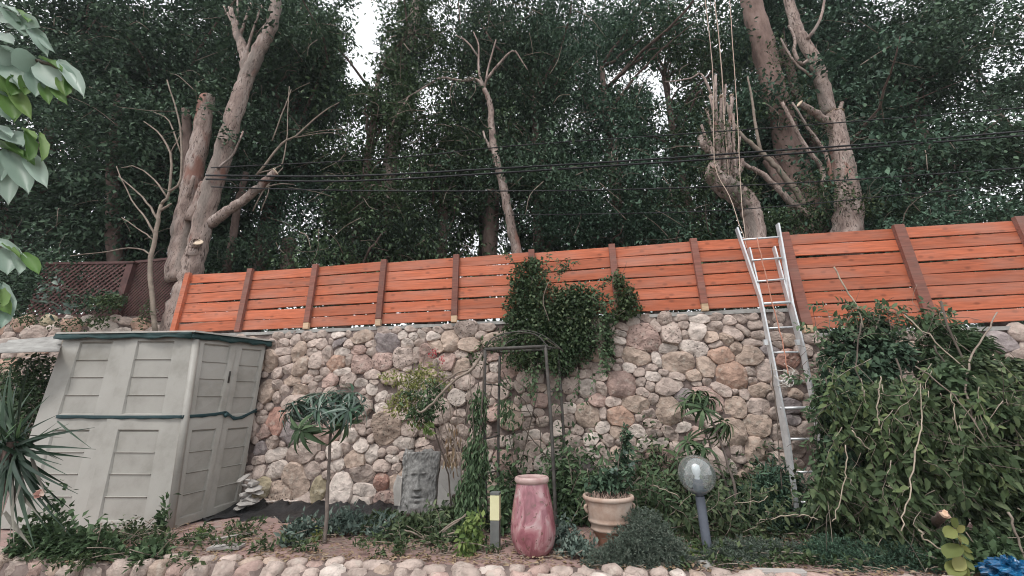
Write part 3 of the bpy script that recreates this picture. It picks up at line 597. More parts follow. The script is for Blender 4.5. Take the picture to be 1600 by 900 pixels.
t3=pruned('dead_sapling','thin leafless grey sapling with forked twigs before the lattice fence',6.9,[
 ([(243,520),(238,470),(235,420),(243,370),(247,345),(252,320)],[3.6,3.4,3.2,3,2.8,2.4],'trunk'),
 ([(252,320),(264,300),(266,240),(245,205),(225,190)],[2.2,1.9,1.6,1.2,0.74],'branch'),
 ([(264,300),(282,280),(283,215),(275,170),(261,125)],[1.9,1.6,1.5,1.2,0.99],'branch'),
 ([(247,345),(236,325),(215,300),(185,275)],[1.9,1.6,1.2,0.74],'branch'),
 ([(243,370),(230,345),(205,312),(182,260)],[1.9,1.4,0.99,0.62],'branch'),
 ([(240,375),(222,362),(190,340)],[1.4,0.99,0.62],'branch'),
 ([(238,400),(215,388),(170,392),(110,400)],[1.4,1.1,0.87,0.62],'branch'),
 ([(262,310),(240,280),(215,262),(190,262)],[1.5,1.2,0.87,0.62],'branch'),
 ([(283,240),(265,190),(240,175)],[1.2,0.99,0.62],'twig'),([(266,240),(282,210)],[0.87,0.62],'twig'),
 ([(250,330),(262,322),(268,318)],[1.9,1.6,1.2],'branch'),
 ],m_twig,group=None)
t3b=pruned('dead_branch_tangle','tangle of bare grey branches spreading right of the tall pruned tree',7.4,[
 ([(400,275),(440,225),(462,212),(505,175),(530,160)],[1.9,1.6,1.4,0.99,0.62],'branch'),
 ([(462,215),(500,208),(540,208)],[1.1,0.87,0.62],'branch'),([(402,272),(430,262),(445,240),(452,135)],[1.2,1.2,0.99,0.62],'branch'),
 ([(400,300),(430,288),(460,288)],[1.4,1.1,0.62],'branch'),([(425,220),(440,180),(455,140)],[0.99,0.87,0.62],'twig'),
 ([(395,330),(410,300),(442,262)],[0.99,0.87,0.62],'twig'),([(408,330),(420,300),(418,270)],[0.87,0.74,0.5],'twig')],m_twig)
for lb,pts,rad,Y in [
 ('bare grey stump trunk just above the fence, left of its third post',[(448,430),(452,375)],[11,10],8.6),
 ('thin dark trunk close right of the left pruned tree',[(355,425),(364,370),(372,320),(385,270)],[6,5.5,5,4],8.3),
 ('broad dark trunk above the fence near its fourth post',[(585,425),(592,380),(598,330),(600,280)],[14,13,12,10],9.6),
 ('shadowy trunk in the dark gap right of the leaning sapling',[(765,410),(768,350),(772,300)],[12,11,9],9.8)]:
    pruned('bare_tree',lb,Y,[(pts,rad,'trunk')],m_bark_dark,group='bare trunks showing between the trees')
tc_=pruned('conifer_tree','tall conifer with a bare grey trunk leaning right beside the bright sky gap',9.6,[
 ([(598,420),(606,330),(612,230),(628,130),(646,40),(662,-60)],[13,12,11,10,9,8],'trunk')],m_bark_pale,group=None)
tc_['label']='tall shaggy conifer with grey trunk right of the bright sky gap'
def conifer(t,Y):
    P=[];A=[]
    for k in range(58):
        y=-110+k*4.6; xx=np.interp(y,[-60,40,130,230],[662,646,628,612]); o=at(xx,y,Y)
        for s in range(3):
            th=rng.uniform(0,2*math.pi); ln=rng.uniform(.5,1.35)
            if math.cos(th)<-.3: ln*= .75
            d=np.array([math.cos(th),math.sin(th)*.8,-.25])
            if y>120: ln*=.5
            m=70; f=rng.uniform(.15,1,m)[:,None]; q=o+d*ln*f+np.array([0,0,-.35])*f*f*ln+rng.normal(0,.07,(m,3))
            P.append(q);A.append(np.tile(d,(m,1))+rng.normal(0,.5,(m,3))+[0,0,-.7])
    P=np.concatenate(P);A=np.concatenate(A);n=len(P);L=rng.uniform(.10,.2,n)
    obj('foliage',leaves_mesh(P-np.array(t.location),A,rng.normal(0,1,(n,3)),L,L*.22),LM['dark'],t)
conifer(tc_,9.6)
pruned('thin_tree','slender pale leaning tree with forked bare top, behind the middle of the fence',8.2,[
 ([(812,410),(800,360),(788,300),(775,245),(768,200),(766,165),(757,140)],[8.5,7.6,6.6,5.8,5,4.4,3.6],'trunk'),
 ([(757,140),(746,125),(720,126),(690,122),(665,135),(640,150)],[3,2.6,2.2,1.9,1.5,1],'branch'),
 ([(757,140),(748,110),(748,70),(740,50)],[2.4,2,1.5,.8],'branch'),([(757,138),(764,100),(775,62)],[2.2,1.7,1],'branch'),
 ([(760,125),(775,105),(800,80),(812,90),(826,112)],[2.6,2.2,1.6,1.2,.8],'branch'),([(766,235),(755,205)],[2.5,1.6],'twig'),
 ([(748,90),(730,65),(712,55)],[1.6,1.3,.8],'twig'),([(640,150),(625,172),(612,195)],[1.6,1.3,.8],'twig')],m_bark_pale,group=None)
pruned('bare_tree','dark red brown big trunk leaning left behind the ladder',8.6,[
 ([(1275,380),(1258,320),(1238,250),(1215,160),(1192,70),(1165,-30)],[27,24,20,17,16,14],'trunk'),
 ([(1262,330),(1225,290),(1200,250)],[12,10,8],'limb')],noisy('red_bark',[(.10,.065,.055),(.2,.135,.115),(.27,.19,.165)],scale=5,rough=.95,bump=.9,bscale=14,stretch=(1,1,.3),bdist=.03),group=None)
t6=pruned('pruned_tree','thick pale trunk with flat cut top and sawn arm, right of the ladder',7.2,[
 ([(1318,400),(1325,345),(1322,290),(1312,230),(1305,178)],[22,19,16,13,11],'trunk'),
 ([(1303,200),(1285,185),(1262,170),(1250,163)],[6.5,5.5,4.6,4.2],'branch',(0,-.2)),
 ([(1296,180),(1284,130),(1268,85),(1245,45),(1225,-25)],[10,9.5,8.5,8,6],'limb',(.1,.2)),
 ([(1262,95),(1250,100),(1240,78),(1243,62),(1232,40)],[3,3,2.6,2.2,1.6],'branch',(0,-.1)),
 ([(1309,180),(1316,160)],[4,2.5],'branch'),([(1268,120),(1240,95),(1220,60)],[2,1.6,1.2],'twig'),
 ([(1300,290),(1290,240),(1262,200),(1238,160)],[3,2.6,2,1.2],'branch',(0,-.2)),
 ([(1288,300),(1283,260),(1262,235),(1222,160)],[4,3.6,3.2,2.2],'branch',(.1,-.1)),
 ([(1262,60),(1282,30),(1290,-10)],[3,2.2,1.6],'twig')],m_bark_pale,group=GP)
cutface(t6,1305,177,7.2,12,(0,0,1)); cutface(t6,1249,162,7.0,5,(-1,-.2,.5))
sh_=[([(1184,400),(1179,350),(1169,320),(1150,300),(1128,288),(1115,270),(1119,250)],[14,14,15,16,15,12,7],'trunk')]
for (x,y,top,xx,r_) in [(1130,285,150,1110,3.6),(1124,268,118,1118,3.2),(1136,272,150,1143,3.8),(1136,285,150,1127,3.4),(1112,245,195,1096,2.8),(1150,290,178,1146,2.8),(1140,290,205,1133,3.0),(1126,262,170,1104,2.6),(1145,296,214,1156,2.6),(1120,262,185,1124,3.6),(1132,280,228,1140,4.4),(1117,250,222,1108,4.2),(1128,275,132,1134,2.2)]:
    sh_.append(([(x,y),((x+xx)/2+rng.normal(0,3),(y+top)/2),(xx,top)],[r_*1.1,r_*.85,r_*.7],'shoot',(rng.uniform(-.1,.1),rng.uniform(-.15,.15))))
sh_.append(([(1112,150),(1095,115),(1080,122),(1040,128)],[2.2,1.5,1.2,1],'twig'))
sh_.append(([(1108,235),(1098,225),(1094,212)],[5,5,4],'branch')); sh_.append(([(1146,285),(1158,262),(1160,250)],[5,4,3.4],'branch'))
t7=pruned('pruned_tree','crooked stump with a bundle of upright sawn shoots, left of the ladder top',7.0,sh_,m_bark_pale,group=GP)
for p in ((1110,150),(1143,149),(1127,150)): cutface(t7,*p,6.95,3.2,(0,0,1))
def suckers(t,pts,Y,n,lo=.1,hi=.45,r=.006):
    mb=MB()
    for _ in range(n):
        i=rng.integers(len(pts)-1); f=rng.random(); x=pts[i][0]*(1-f)+pts[i+1][0]*f; y=pts[i][1]*(1-f)+pts[i+1][1]*f
        a=at(x,y,Y); d=nrm(np.array([rng.normal(0,1),rng.normal(-.3,.5),rng.normal(.4,.5)]))*rng.uniform(lo,hi); mb.tube(smoothpath([a,a+d*.5+rng.normal(0,.02,3),a+d+[0,0,.05]],2),np.linspace(r,r*.4,5),4)
    mb.o('suckers',m_twig,t,True,kind='stuff')
suckers(t7,[(1112,160),(1118,250),(1140,290)],7.,46); suckers(t6,[(1325,340),(1310,240),(1300,190)],7.15,50,.1,.6); suckers(t6,[(1290,170),(1265,100),(1235,20)],7.2,22,.1,.5)
suckers(t1,[(285,470),(318,345),(366,180),(420,50)],7.15,20,.05,.3); suckers(t2,[(285,400),(301,285)],7.25,14,.05,.3)
pruned('leaning_branch','long pale branch slanting down left to right behind the ladder top',7.6,[
 ([(1258,322),(1230,280),(1190,240),(1150,200),(1135,160)],[4.6,4.2,3.4,2.4,1.4],'branch'),([(1190,240),(1181,200),(1176,160),(1168,120)],[2.6,2.2,1.8,1.2],'branch')],m_twig)
pruned('leaning_branch','pale branch slanting low from the dark trunk toward the crooked stump',7.4,[
 ([(1262,338),(1230,310),(1195,275),(1150,250)],[5.2,4.6,3.8,2.6],'branch')],m_bark_pale)
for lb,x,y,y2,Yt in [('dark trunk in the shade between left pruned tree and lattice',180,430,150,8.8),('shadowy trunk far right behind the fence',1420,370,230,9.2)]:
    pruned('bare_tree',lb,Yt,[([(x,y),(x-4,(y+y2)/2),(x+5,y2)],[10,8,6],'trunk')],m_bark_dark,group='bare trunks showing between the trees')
# distant undergrowth closing the view under the crowns
def distant():
    n=52000; x=rng.uniform(-34,36,n); y=rng.uniform(19,27,n); z=3.0+rng.random(n)**1.5*6.5; P=np.stack([x,y,z],1)
    k=(np.sin(x*1.9+y)+np.sin(x*.8+z*1.7)+rng.normal(0,.6,n))>-1.1; P=P[k]; n=len(P); A=rng.normal(0,1,(n,3)); L=rng.uniform(.22,.5,n)
    o=obj('distant_woods',leaves_mesh(P,A,rng.normal(0,.5,(n,3))+[0,-.5,1],L,L*.55),LM['far']); tag(o,'far off dark undergrowth seen in slivers between the trees','woods',kind='stuff')
distant()
# low foliage that hangs over the fence and grows up from behind it
def spray_cloud(spec,m_per=1,L=.08,aspect=.5,axis=(0,0,-.3),up=(0,-.4,1.),spread=.7,ell=.6):
    """spec: (px,py,Y,rx_px,ry_px,n[,rdepth]) -> leaf arrays"""
    P=[]
    for s in spec:
        x,y,Y,rx,ry,n=s[:6]; c=at(x,y,Y); k=mpp(c); rd=s[6] if len(s)>6 else min(rx,ry)*k*ell
        d=nrm(rng.normal(0,1,(n,3)))*rng.random((n,1))**(1/2.2); P.append(c+d*np.array([rx*k,rd,ry*k]))
    P=np.concatenate(P); n=len(P)
    cl=rng.normal(0,1,(n//14+1,3)); ax=np.array(axis)+cl[np.arange(n)//14]*.5*spread+rng.normal(0,spread*.6,(n,3))
    return P,ax,rng.normal(0,.5,(n,3))+np.array(up),L*rng.uniform(.6,1.3,n),None
leafproto={}
def leaf_variants(nm,tmpl,aspect,matk):
    key=(nm,round(aspect,2),matk)
    if key not in leafproto:
        T=tmpl[0]*np.array([1,aspect,1]); ms=[]
        for k in range(4):
            T2=T.copy(); T2[:,2]+=rng.normal(0,.02,len(T))- .06*k*T[:,0]**2; me=mesh('leaf',T2,tmpl[1]); me.materials.append(LM[matk]); ms.append(me)
        leafproto[key]=ms
    return leafproto[key]
def put_leaf(me,p,a,nn,L,parent,base,name='leaf',wf=1.):
    a=Vector(a).normalized(); s=Vector(nn).cross(a); s.normalize(); n2=a.cross(s)
    o=bpy.data.objects.new(name,me); C.objects.link(o); o.parent=parent
    M=Matrix((a,s,n2)).transposed().to_4x4()*1.; M=Matrix.Translation(tuple(p-base))@M@Matrix.Diagonal((float(L),float(L*wf),float(L),1.)); o.matrix_local=M; return o
def foliage_on(t,spec,matk,L,aspect=.5,tmpl=LT2,parts=0,name='foliage',kind=None,**kw):
    P,A,Nn,Ln,_=spray_cloud(spec,L=L,**kw); base=np.array(t.location)
    if parts:
        sc_=Ln/np.array([mpp(p) for p in P]) - 6*(P[:,1]-P[:,1].min())/(np.ptp(P[:,1])+.01)*3; idx=np.argsort(-sc_)[:parts]; ms=leaf_variants('l',LT4,aspect,matk)
        for i in idx: put_leaf(ms[i%4],P[i],A[i],Nn[i],Ln[i],t,base)
        k=np.ones(len(P),bool); k[idx]=False; P,A,Nn,Ln=P[k],A[k],Nn[k],Ln[k]; kind='stuff'
    if len(P): obj(name,leaves_mesh(P-base,A,Nn,Ln,Ln*aspect,tmpl,name),LM[matk],t,kind=kind)
    return P
def twigs(t,spec,n,r=.004,mat=None,name='twigs',ln=.5,up=.3):
    mb=MB(); base=np.array(t.location)
    for _ in range(n):
        s=spec[rng.integers(len(spec))]; c=at(s[0],s[1],s[2]); k=mpp(c); p=c+rng.normal(0,.45,3)*np.array([s[3]*k,min(s[3],s[4])*k*.5,s[4]*k])
        d=nrm(rng.normal(0,1,3)+np.array([0,-.2,up])); l=ln*rng.uniform(.4,1.2); q=p+d*l; mid=(p+q)/2+rng.normal(0,.05,3)
        mb.tube(smoothpath([p,mid,q],2),[r,r*.9,r*.7,r*.6,r*.4][:5],4)
    mb.o(name,mat or m_twig,t,True,kind='stuff')
def shrub(name,label,cat,spec,matk,L,aspect=.5,group=None,parts=0,ntw=0,base=None,tmpl=LT2,twm=None,tw_ln=.4,**kw):
    s0=spec[0]; b=base if base is not None else at(s0[0],s0[1]+s0[4],s0[2]); t=thing(name,label,cat,b,group)
    foliage_on(t,spec,matk,L,aspect,tmpl,parts,**kw)
    if ntw: twigs(t,spec,ntw,mat=twm,ln=tw_ln)
    return t
def shoots(t,paths,Y,matk,L,n_leaf=9,aspect=.5,stem=None,jit=0.,r=.004,nm='shoots'):
    mb=MB();P=[];A=[];Nn=[];base=np.array(t.location)
    for k_,pts in enumerate(paths):
        Yk=Y+rng.normal(0,jit); Q=smoothpath([at(x,y,Yk-.0*i) for i,(x,y) in enumerate(pts)],4,.008); mb.tube(Q,np.linspace(r,r*.35,len(Q)),4)
        T=np.gradient(Q,axis=0)
        for j in range(n_leaf*2):
            f=(j+1)/(n_leaf*2+.5)*(len(Q)-1); i=int(f); p=Q[i]+(Q[min(i+1,len(Q)-1)]-Q[i])*(f-i); tt=nrm(T[i]); sd=nrm(np.cross(tt,[rng.normal(0,.3),-1,rng.normal(0,.3)]))*(1 if j%2 else -1)
            P.append(p);A.append(tt*.55+sd*.8+rng.normal(0,.22,3)+[0,0,-.25]);Nn.append(np.array([0,-.6,.8])+rng.normal(0,.35,3))
    P=np.array(P);n=len(P);Ln=L*rng.uniform(.65,1.25,n); mb.o(nm+'_stems',stem or m_twig,t,True,kind='stuff'); obj(nm+'_leaves',leaves_mesh(P-base,np.array(A),np.array(Nn),Ln,Ln*aspect,LT4),LM[matk],t,kind='stuff')
def rpaths(spec):
    '''spec: (x0,x1,y0,y1,angle deg in the picture (0 right, 90 up),spread,lo,hi,count)'''
    out=[]
    for (x0,x1,y0,y1,an,sp,lo,hi,n) in spec:
        for _ in range(n):
            x,y=rng.uniform(x0,x1),rng.uniform(y0,y1); a=R(an+rng.normal(0,sp)); l=rng.uniform(lo,hi); c=rng.normal(0,.16)*l
            out.append([(x,y),(x+math.cos(a)*l*.5-math.sin(a)*c,y-math.sin(a)*l*.5-math.cos(a)*c),(x+math.cos(a)*l,y-math.sin(a)*l+l*.1)])
    return out
LW='leafy growth along the back of the fence'
shrub('bush','low bush behind the first fence bays at the left','bush',[(340,395,8.,60,35,900),(430,380,8.3,60,45,1200)],'dark',.08,group=LW,ntw=12)
shrub('bush','tall loose bush behind the bare tangle of branches, left of the middle','bush',[(455,330,8.9,60,60,1800),(500,300,9.1,60,50,1400)],'teal',.09,group=LW,ntw=20)
shrub('bush','low bush showing over the fence left of the ivy','bush',[(620,360,8.8,110,45,2600),(520,390,8.6,70,22,900)],'far',.08,group=LW,ntw=14)
shrub('bush','dense green bush over the fence right of the ivy','bush',[(900,345,8.2,90,40,2600),(1010,350,8.2,80,30,1700)],'teal',.08,group=LW,ntw=14)
shrub('bush','leafy bush between the ladder top and the cut trunk','bush',[(1240,345,7.5,70,28,1500),(1390,330,8.,60,35,1300)],'mid',.08,group=LW,ntw=14)
shrub('overhanging_branch','leafy branch drooping over the right end of the fence top','branch',[(1470,345,6.4,55,18,420),(1540,325,6.6,90,25,700),(1400,350,6.4,30,8,90)],'teal',.085,ntw=8)
shrub('bush','dark undergrowth in front of the lattice fence','bush',[(60,440,7.6,90,60,1500),(150,470,7.2,50,20,350)],'dark',.09,group=None,ntw=10)
for (nm_,lb_,sp_) in [('regrowth','thin leafy regrowth round the crooked sawn stump',[(1122,215,6.9,36,56,330),(1160,290,6.85,30,40,260),(1115,270,6.85,24,24,120)]),
 ('regrowth','leafy regrowth and twigs at the foot of the flat cut pale trunk',[(1285,300,7.0,46,46,420),(1345,320,7.0,30,30,260),(1270,190,7.1,30,50,130)]),
 ('regrowth','sparse leaves along the upper limb of the right pruned tree',[(1250,130,7.4,30,60,160),(1225,90,7.4,26,50,160)])]:
    shrub(nm_,lb_,'leaves',sp_,'olive',.075,ntw=30,tw_ln=.5)
# ================================================================ IVY on fence and wall
IV=[(825,440,5.35,32,36,1500),(810,490,5.3,26,45,1400),(858,500,5.2,45,60,2600),(905,470,5.15,40,30,1600),(900,520,5.1,36,50,2200),(880,560,5.1,24,30,700),(948,500,5.15,14,30,260),(950,540,5.1,10,35,260),(835,560,5.2,45,25,600),(800,530,5.25,30,22,450),(835,412,5.4,18,12,220)]
def onwall(spec,off=.16):
    o=[]
    for s in spec:
        p=wall(s[0],s[1],off); o.append((s[0],s[1],float(p[1]),*s[3:6],.13))
    return o
iv=shrub('ivy','large dark green ivy mass spilling over the fence and down the wall','ivy',onwall(IV),'mid',.055,aspect=.7,base=wall(850,560,.1),ntw=26,spread=1.,twm=m_twigd)
foliage_on(iv,onwall([(855,480,0,60,60,700),(900,500,0,45,50,500)],.27),'cut',.05,.7,name='outer_foliage')
mb=MB(); mb.tube(smoothpath([wall(x,y,.32) for x,y in [(857,441),(850,460),(849,475),(854,490),(858,502)]],4),.007,5); mb.o('stem',m_twig,iv,True)
shoots(iv,rpaths([(820,930,560,590,-85,16,25,60,10),(930,955,500,560,-88,10,30,60,5),(790,900,410,440,80,40,14,30,10),(905,950,450,480,30,40,14,34,7)]),5.02,'mid',.05,7,.7,m_twigd)
iv2=shrub('ivy','small ivy tuft climbing the fence post right of the big ivy','ivy',onwall([(966,437,0,10,20,150),(978,462,0,20,24,420),(985,480,0,20,16,260),(970,490,0,16,12,160)],.12),'olive',.055,aspect=.7,base=wall(975,500,.05),ntw=8)
# ================================================================ LEFT LOW WALL + LATTICE
lw=thing('stone_wall','low wall of flat pale fieldstones at the far left above the shed roof','wall',(-8.6,7.3,2.4))
LW0=MB(); LW0.box((-11.2,7.75,1.4),(11.,.7,3.4)); 
o=LW0.o('mortar',m_mortar,lw)
zt=at(90,494,7.4)[2]
o.data.transform(Matrix.Identity(4))
for v in o.data.vertices:
    if v.co.z>-.5: v.co.z=zt-2.4-.02
S2=[]; 
def fill2():
    for k in range(2600):
        fr=k/2600;r=.17*(1-fr)+.05*fr;x=rng.uniform(-12.4,-5.9);z=rng.uniform(zt-1.15,zt-.02);a=r*rng.uniform(1,1.4);b=r*rng.uniform(.5,.75)
        if z+b>zt: continue
        if all(math.hypot((x-s[0])/(a+s[2]),(z-s[1])/(b+s[3]))>.93 for s in S2): S2.append([x,z,a,b,rng.normal(0,.25),rng.choice(list('wwgggboy'))])
fill2(); RS2=outline(S2,12)
for s,rs in zip(S2,RS2):
    V,F=stone_geo(rs,.05,0,12); obj('stone',mesh('stone',V,F,True),SM[s[5]],lw,loc=np.array([s[0],7.4,s[1]])-np.array(lw.location))
m_lat=noisy('lattice_wood',[(.06,.030,.028),(.13,.065,.06)],scale=6,rough=.8,bump=.3)
def lattice(label,pa,pb,z0,z1,step=.10,group='brown lattice panels at the left'):
    pa=np.array(pa);pb=np.array(pb); t=thing('lattice_fence',label,'lattice',(*((pa+pb)/2)[:2],z0),group); d=pb-pa; Lg=np.linalg.norm(d); d=d/Lg; H=z1-z0; mb=MB(); nrmv=np.array([d[1],-d[0],0])
    d3=np.array([d[0],d[1],0])
    for sgn in (1,-1):
        s=-H
        while s<Lg+H:
            pts=[]
            for (u,v) in ((s,0),(s+sgn*H,H)):pts.append((u,v))
            (u0,v0),(u1,v1)=pts
            # clip to the panel
            def cl(u0,v0,u1,v1):
                ts=[0,1]
                for lim in (0,Lg):
                    if (u0-lim)*(u1-lim)<0: ts.append((lim-u0)/(u1-u0))
                ts=sorted(ts); best=None
                for a,b in zip(ts,ts[1:]):
                    m=(a+b)/2; um=u0+(u1-u0)*m
                    if 0<um<Lg: best=(a,b)
                return best
            r=cl(u0,v0,u1,v1)
            if r and (r[1]-r[0])>.05:
                A_=np.array([*pa[:2],z0])+d3*(u0+(u1-u0)*r[0])+np.array([0,0,v0+(v1-v0)*r[0]]); B_=np.array([*pa[:2],z0])+d3*(u0+(u1-u0)*r[1])+np.array([0,0,v0+(v1-v0)*r[1]])
                a3=nrm(B_-A_); side=np.cross(a3,nrmv)*.016; th=nrmv*.005; o_=nrmv*(.006 if sgn>0 else -.006)
                V=[A_+side+o_+th,A_-side+o_+th,A_-side+o_-th,A_+side+o_-th,B_+side+o_+th,B_-side+o_+th,B_-side+o_-th,B_+side+o_-th]
                mb.add(V,[(0,1,2,3),(7,6,5,4),(0,4,5,1),(1,5,6,2),(2,6,7,3),(3,7,4,0)])
            s+=step
    mb.o('lattice_slats',m_lat,t)
    f=MB(); ang=math.atan2(d[1],d[0]); M=Matrix.Rotation(ang,3,'Z'); mid=(pa+pb)/2
    f.box((mid[0],mid[1],z1+.02),(Lg,.05,.05),M); f.box((mid[0],mid[1],z0),(Lg,.05,.05),M); f.o('rail',m_lat,t)
    return t
zl0=zt+.02
pa,pb,pc=at(60,440,7.5),at(203,440,7.5),at(292,430,7.25)
lattice('weathered brown lattice panel left of its post, above the low wall',pa[:2],pb[:2],zl0,at(200,412,7.5)[2],.11)
lt_b=lattice('brown lattice panel beside the pruned trunk, behind the leaning sapling',pb[:2],pc[:2],zl0-.15,at(240,408,7.4)[2],.085)
lp=lt_b
mb=MB(); mb.box((pb[0],pb[1]-.06,(zl0-.3+at(205,412,7.4)[2])/2),(.13,.1,at(205,412,7.4)[2]-zl0+.3)); mb.o('post',m_lat,lp)
sb=MB(); sb.box((pb[0],pb[1]-.06,at(205,412,7.4)[2]+.03),(.16,.13,.03)); sb.o('post_cap',m_lat,lp)
shrub('sapling','young plant with pale round leaves left of the lattice','plant',[(80,445,6.9,16,30,26),(95,478,6.9,20,16,16),(68,470,6.9,12,10,9)],'silver',.14,aspect=.5,parts=48,ntw=4,base=at(85,495,6.9),up=(0,-.5,1),axis=(.3,-.3,-.2))
shrub('climber','green weeds spilling over the low wall below the lattice','plant',[(172,470,6.9,30,14,420),(120,505,7.1,50,14,160),(40,500,7.,30,14,160),(160,500,7.,24,14,120),(230,490,6.9,14,24,160)],'olive',.06,ntw=8)
shrub('hedge','dark hedge in the gap left of the shed','hedge',[(45,600,6.0,60,50,2200),(20,660,5.8,50,60,2000)],'mid',.07,ntw=10)
# ================================================================ SHED
m_shed=noisy('shed_plastic',[(.235,.222,.195),(.315,.30,.272),(.345,.33,.30)],scale=2.2,rough=.5,bump=.08,bscale=40,spec=.4)
m_tarp=noisy('green_tarp',[(.010,.030,.030),(.020,.055,.055)],scale=7,rough=.55,bump=.5,bscale=12)
m_strap=noisy('blue_green_strap',[(.010,.032,.036),(.020,.052,.058)],scale=12,rough=.5,bump=.3)
m_roof=noisy('roof_sheet',[(.34,.32,.29),(.5,.47,.43)],scale=5,rough=.8,bump=.3)
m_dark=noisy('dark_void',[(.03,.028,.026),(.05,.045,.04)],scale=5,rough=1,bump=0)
G0=ground(262,828); T0=at(306,526,5.42); 
BLp=at(-4,826,5.30); TLp=at(100,528,5.62); BR=at(373,792,6.13); TR_=at(416,537,6.16)
def lerp(a,b,t): return np.array(a)*(1-t)+np.array(b)*t
sh=thing('garden_shed','leaning pale grey plastic garden shed with ribbed panels and a bound band','shed',ground(262,828))
SHL=np.array(sh.location)
def panel(name,q,fields,mat,parent,nsl=4,thick=.035,label=None):
    """q = BL,BR,TR,TL corners seen from outside; fields (u0,v0,u1,v1); one mesh: frame with recessed louvred fields"""
    BL,BR_,TRr,TL_=[np.array(k,float) for k in q]; n=np.cross(BR_-BL,TL_-BL); n/=np.linalg.norm(n)
    if n[1]>0 and abs(n[1])>.3: n=-n
    def Pn(u,v,d=0.): return lerp(lerp(BL,BR_,u),lerp(TL_,TRr,u),v)+n*d
    mb=MB()
    def quad(u0,v0,u1,v1,d0,d1,d2=None,d3=None):
        mb.add([Pn(u0,v0,d0),Pn(u1,v0,d0),Pn(u1,v1,d1),Pn(u0,v1,d1)],[(0,1,2,3)])
    vs=sorted({0,1,*[f[1] for f in fields],*[f[3] for f in fields]}); 
    for a,b in zip(vs,vs[1:]):
        fs=[f for f in fields if f[1]<=a+1e-6 and f[3]>=b-1e-6]
        if not fs: quad(0,a,1,b,0,0)
        else: f=fs[0]; quad(0,a,f[0],b,0,0); quad(f[2],a,1,b,0,0)
    for (u0,v0,u1,v1) in fields:
        e=.016; dp=-.032
        # bevelled frame edges
        for (a,b,c,d) in (((u0,v0),(u1,v0),(u1-e,v0+e*.4),(u0+e,v0+e*.4)),((u1,v0),(u1,v1),(u1-e,v1-e*.4),(u1-e,v0+e*.4)),((u1,v1),(u0,v1),(u0+e,v1-e*.4),(u1-e,v1-e*.4)),((u0,v1),(u0,v0),(u0+e,v0+e*.4),(u0+e,v1-e*.4))):
            mb.add([Pn(*a,0),Pn(*b,0),Pn(*c,dp),Pn(*d,dp)],[(0,1,2,3)])
        U0,V0,U1,V1=u0+e,v0+e*.4,u1-e,v1-e*.4
        for k in range(nsl):
            a=V0+(V1-V0)*k/nsl; b=V0+(V1-V0)*(k+1)/nsl; lip=.006
            m=a+(b-a)*.12
            quad(U0,a,U1,b-lip*1.2,dp,dp+.016); 
            if k<nsl-1: quad(U0,b-lip*1.2,U1,b-lip*.6,dp+.016,dp+.031); quad(U0,b-lip*.6,U1,b,dp+.031,dp)
            else: quad(U0,b-lip*1.2,U1,b,dp+.016,dp)
    b0=[Pn(0,0,0),Pn(1,0,0),Pn(1,1,0),Pn(0,1,0)]; b1=[p-n*thick for p in b0]
    mb.add(b0+b1,[(0,4,5,1),(1,5,6,2),(2,6,7,3),(3,7,4,0)])
    return mb.o(name,mat,parent,label=label),Pn,n
fb=[(.17,.035,.70,.47),(.17,.55,.70,.975)]
def edge(a,b,t): return lerp(a,b,t)
def onl(a,b,x):
    lo,hi=0.,1.
    for _ in range(40):
        m=(lo+hi)/2
        if px(lerp(a,b,m))[0][0]<x: lo=m
        else: hi=m
    return lerp(a,b,m)
mL=onl(BLp,G0,129);mT=onl(TLp,T0,200.5)
G0e=G0+np.array([0,0,.0])
_,P1,n1=panel('wall_panel',[BLp,mL,mT,TLp],[(.28,.035,.78,.47),(.28,.55,.78,.975)],m_shed,sh)
_,P2,n2=panel('wall_panel',[mL+n1*.02,G0e,T0,mT+n1*.02],fb,m_shed,sh)
def shift(a,b,t): return a+(b-a)*t
cB,cT=shift(G0e,BR,.07),shift(T0,TR_,.05)
mB=onl(G0,BR,321);mT2=onl(T0,TR_,371.5)
mB2=shift(mB,BR,.02); mT3=shift(mT2,TR_,.02)
fd=[(.14,.035,.84,.465),(.14,.545,.84,.965)]
_,P3,n3=panel('door',[cB,mB,mT2,cT],fd,m_shed,sh)
_,P4,n4=panel('wall_panel',[mB2-n3*.015,BR,TR_,mT3-n3*.015],[(.2,.035,.88,.46),(.2,.54,.88,.955)],m_shed,sh)
mb=MB(); cn=nrm(n2+n3)*.012; mb.tube([G0e+(cB-G0e)*.3-cn*1.2,T0+(cT-T0)*.3-cn*1.2],.045,8); mb.o('corner_post',m_shed,sh,True)
mb=MB(); e1=P3(.93,.73,.01);e2=P3(.93,.80,.01); mb.tube([e1,e2],.012,6); mb.o('door_handle',m_dark,bpy.data.objects['door'],True)
# closed back and base of the shed
mb=MB(); bk=[BLp+[0,1.0,0],BR+[-.05,.05,0]]; bt=[TLp+[0,.9,0],TR_+[-.05,.05,0]]
mb.add([BLp-n1*.04,bk[0],bt[0],TLp-n1*.04,bk[1],bt[1]],[(0,1,2,3),(1,4,5,2)]); mb.o('back_wall',m_shed,sh)
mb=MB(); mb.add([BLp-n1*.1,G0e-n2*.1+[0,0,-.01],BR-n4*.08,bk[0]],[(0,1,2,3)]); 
b_=[cB-n3*.02,BR-n3*.02]; mb.add([b_[0],b_[1],b_[1]-[0,0,.06],b_[0]-[0,0,.06]],[(0,1,2,3)]); mb.o('base',m_dark,sh)
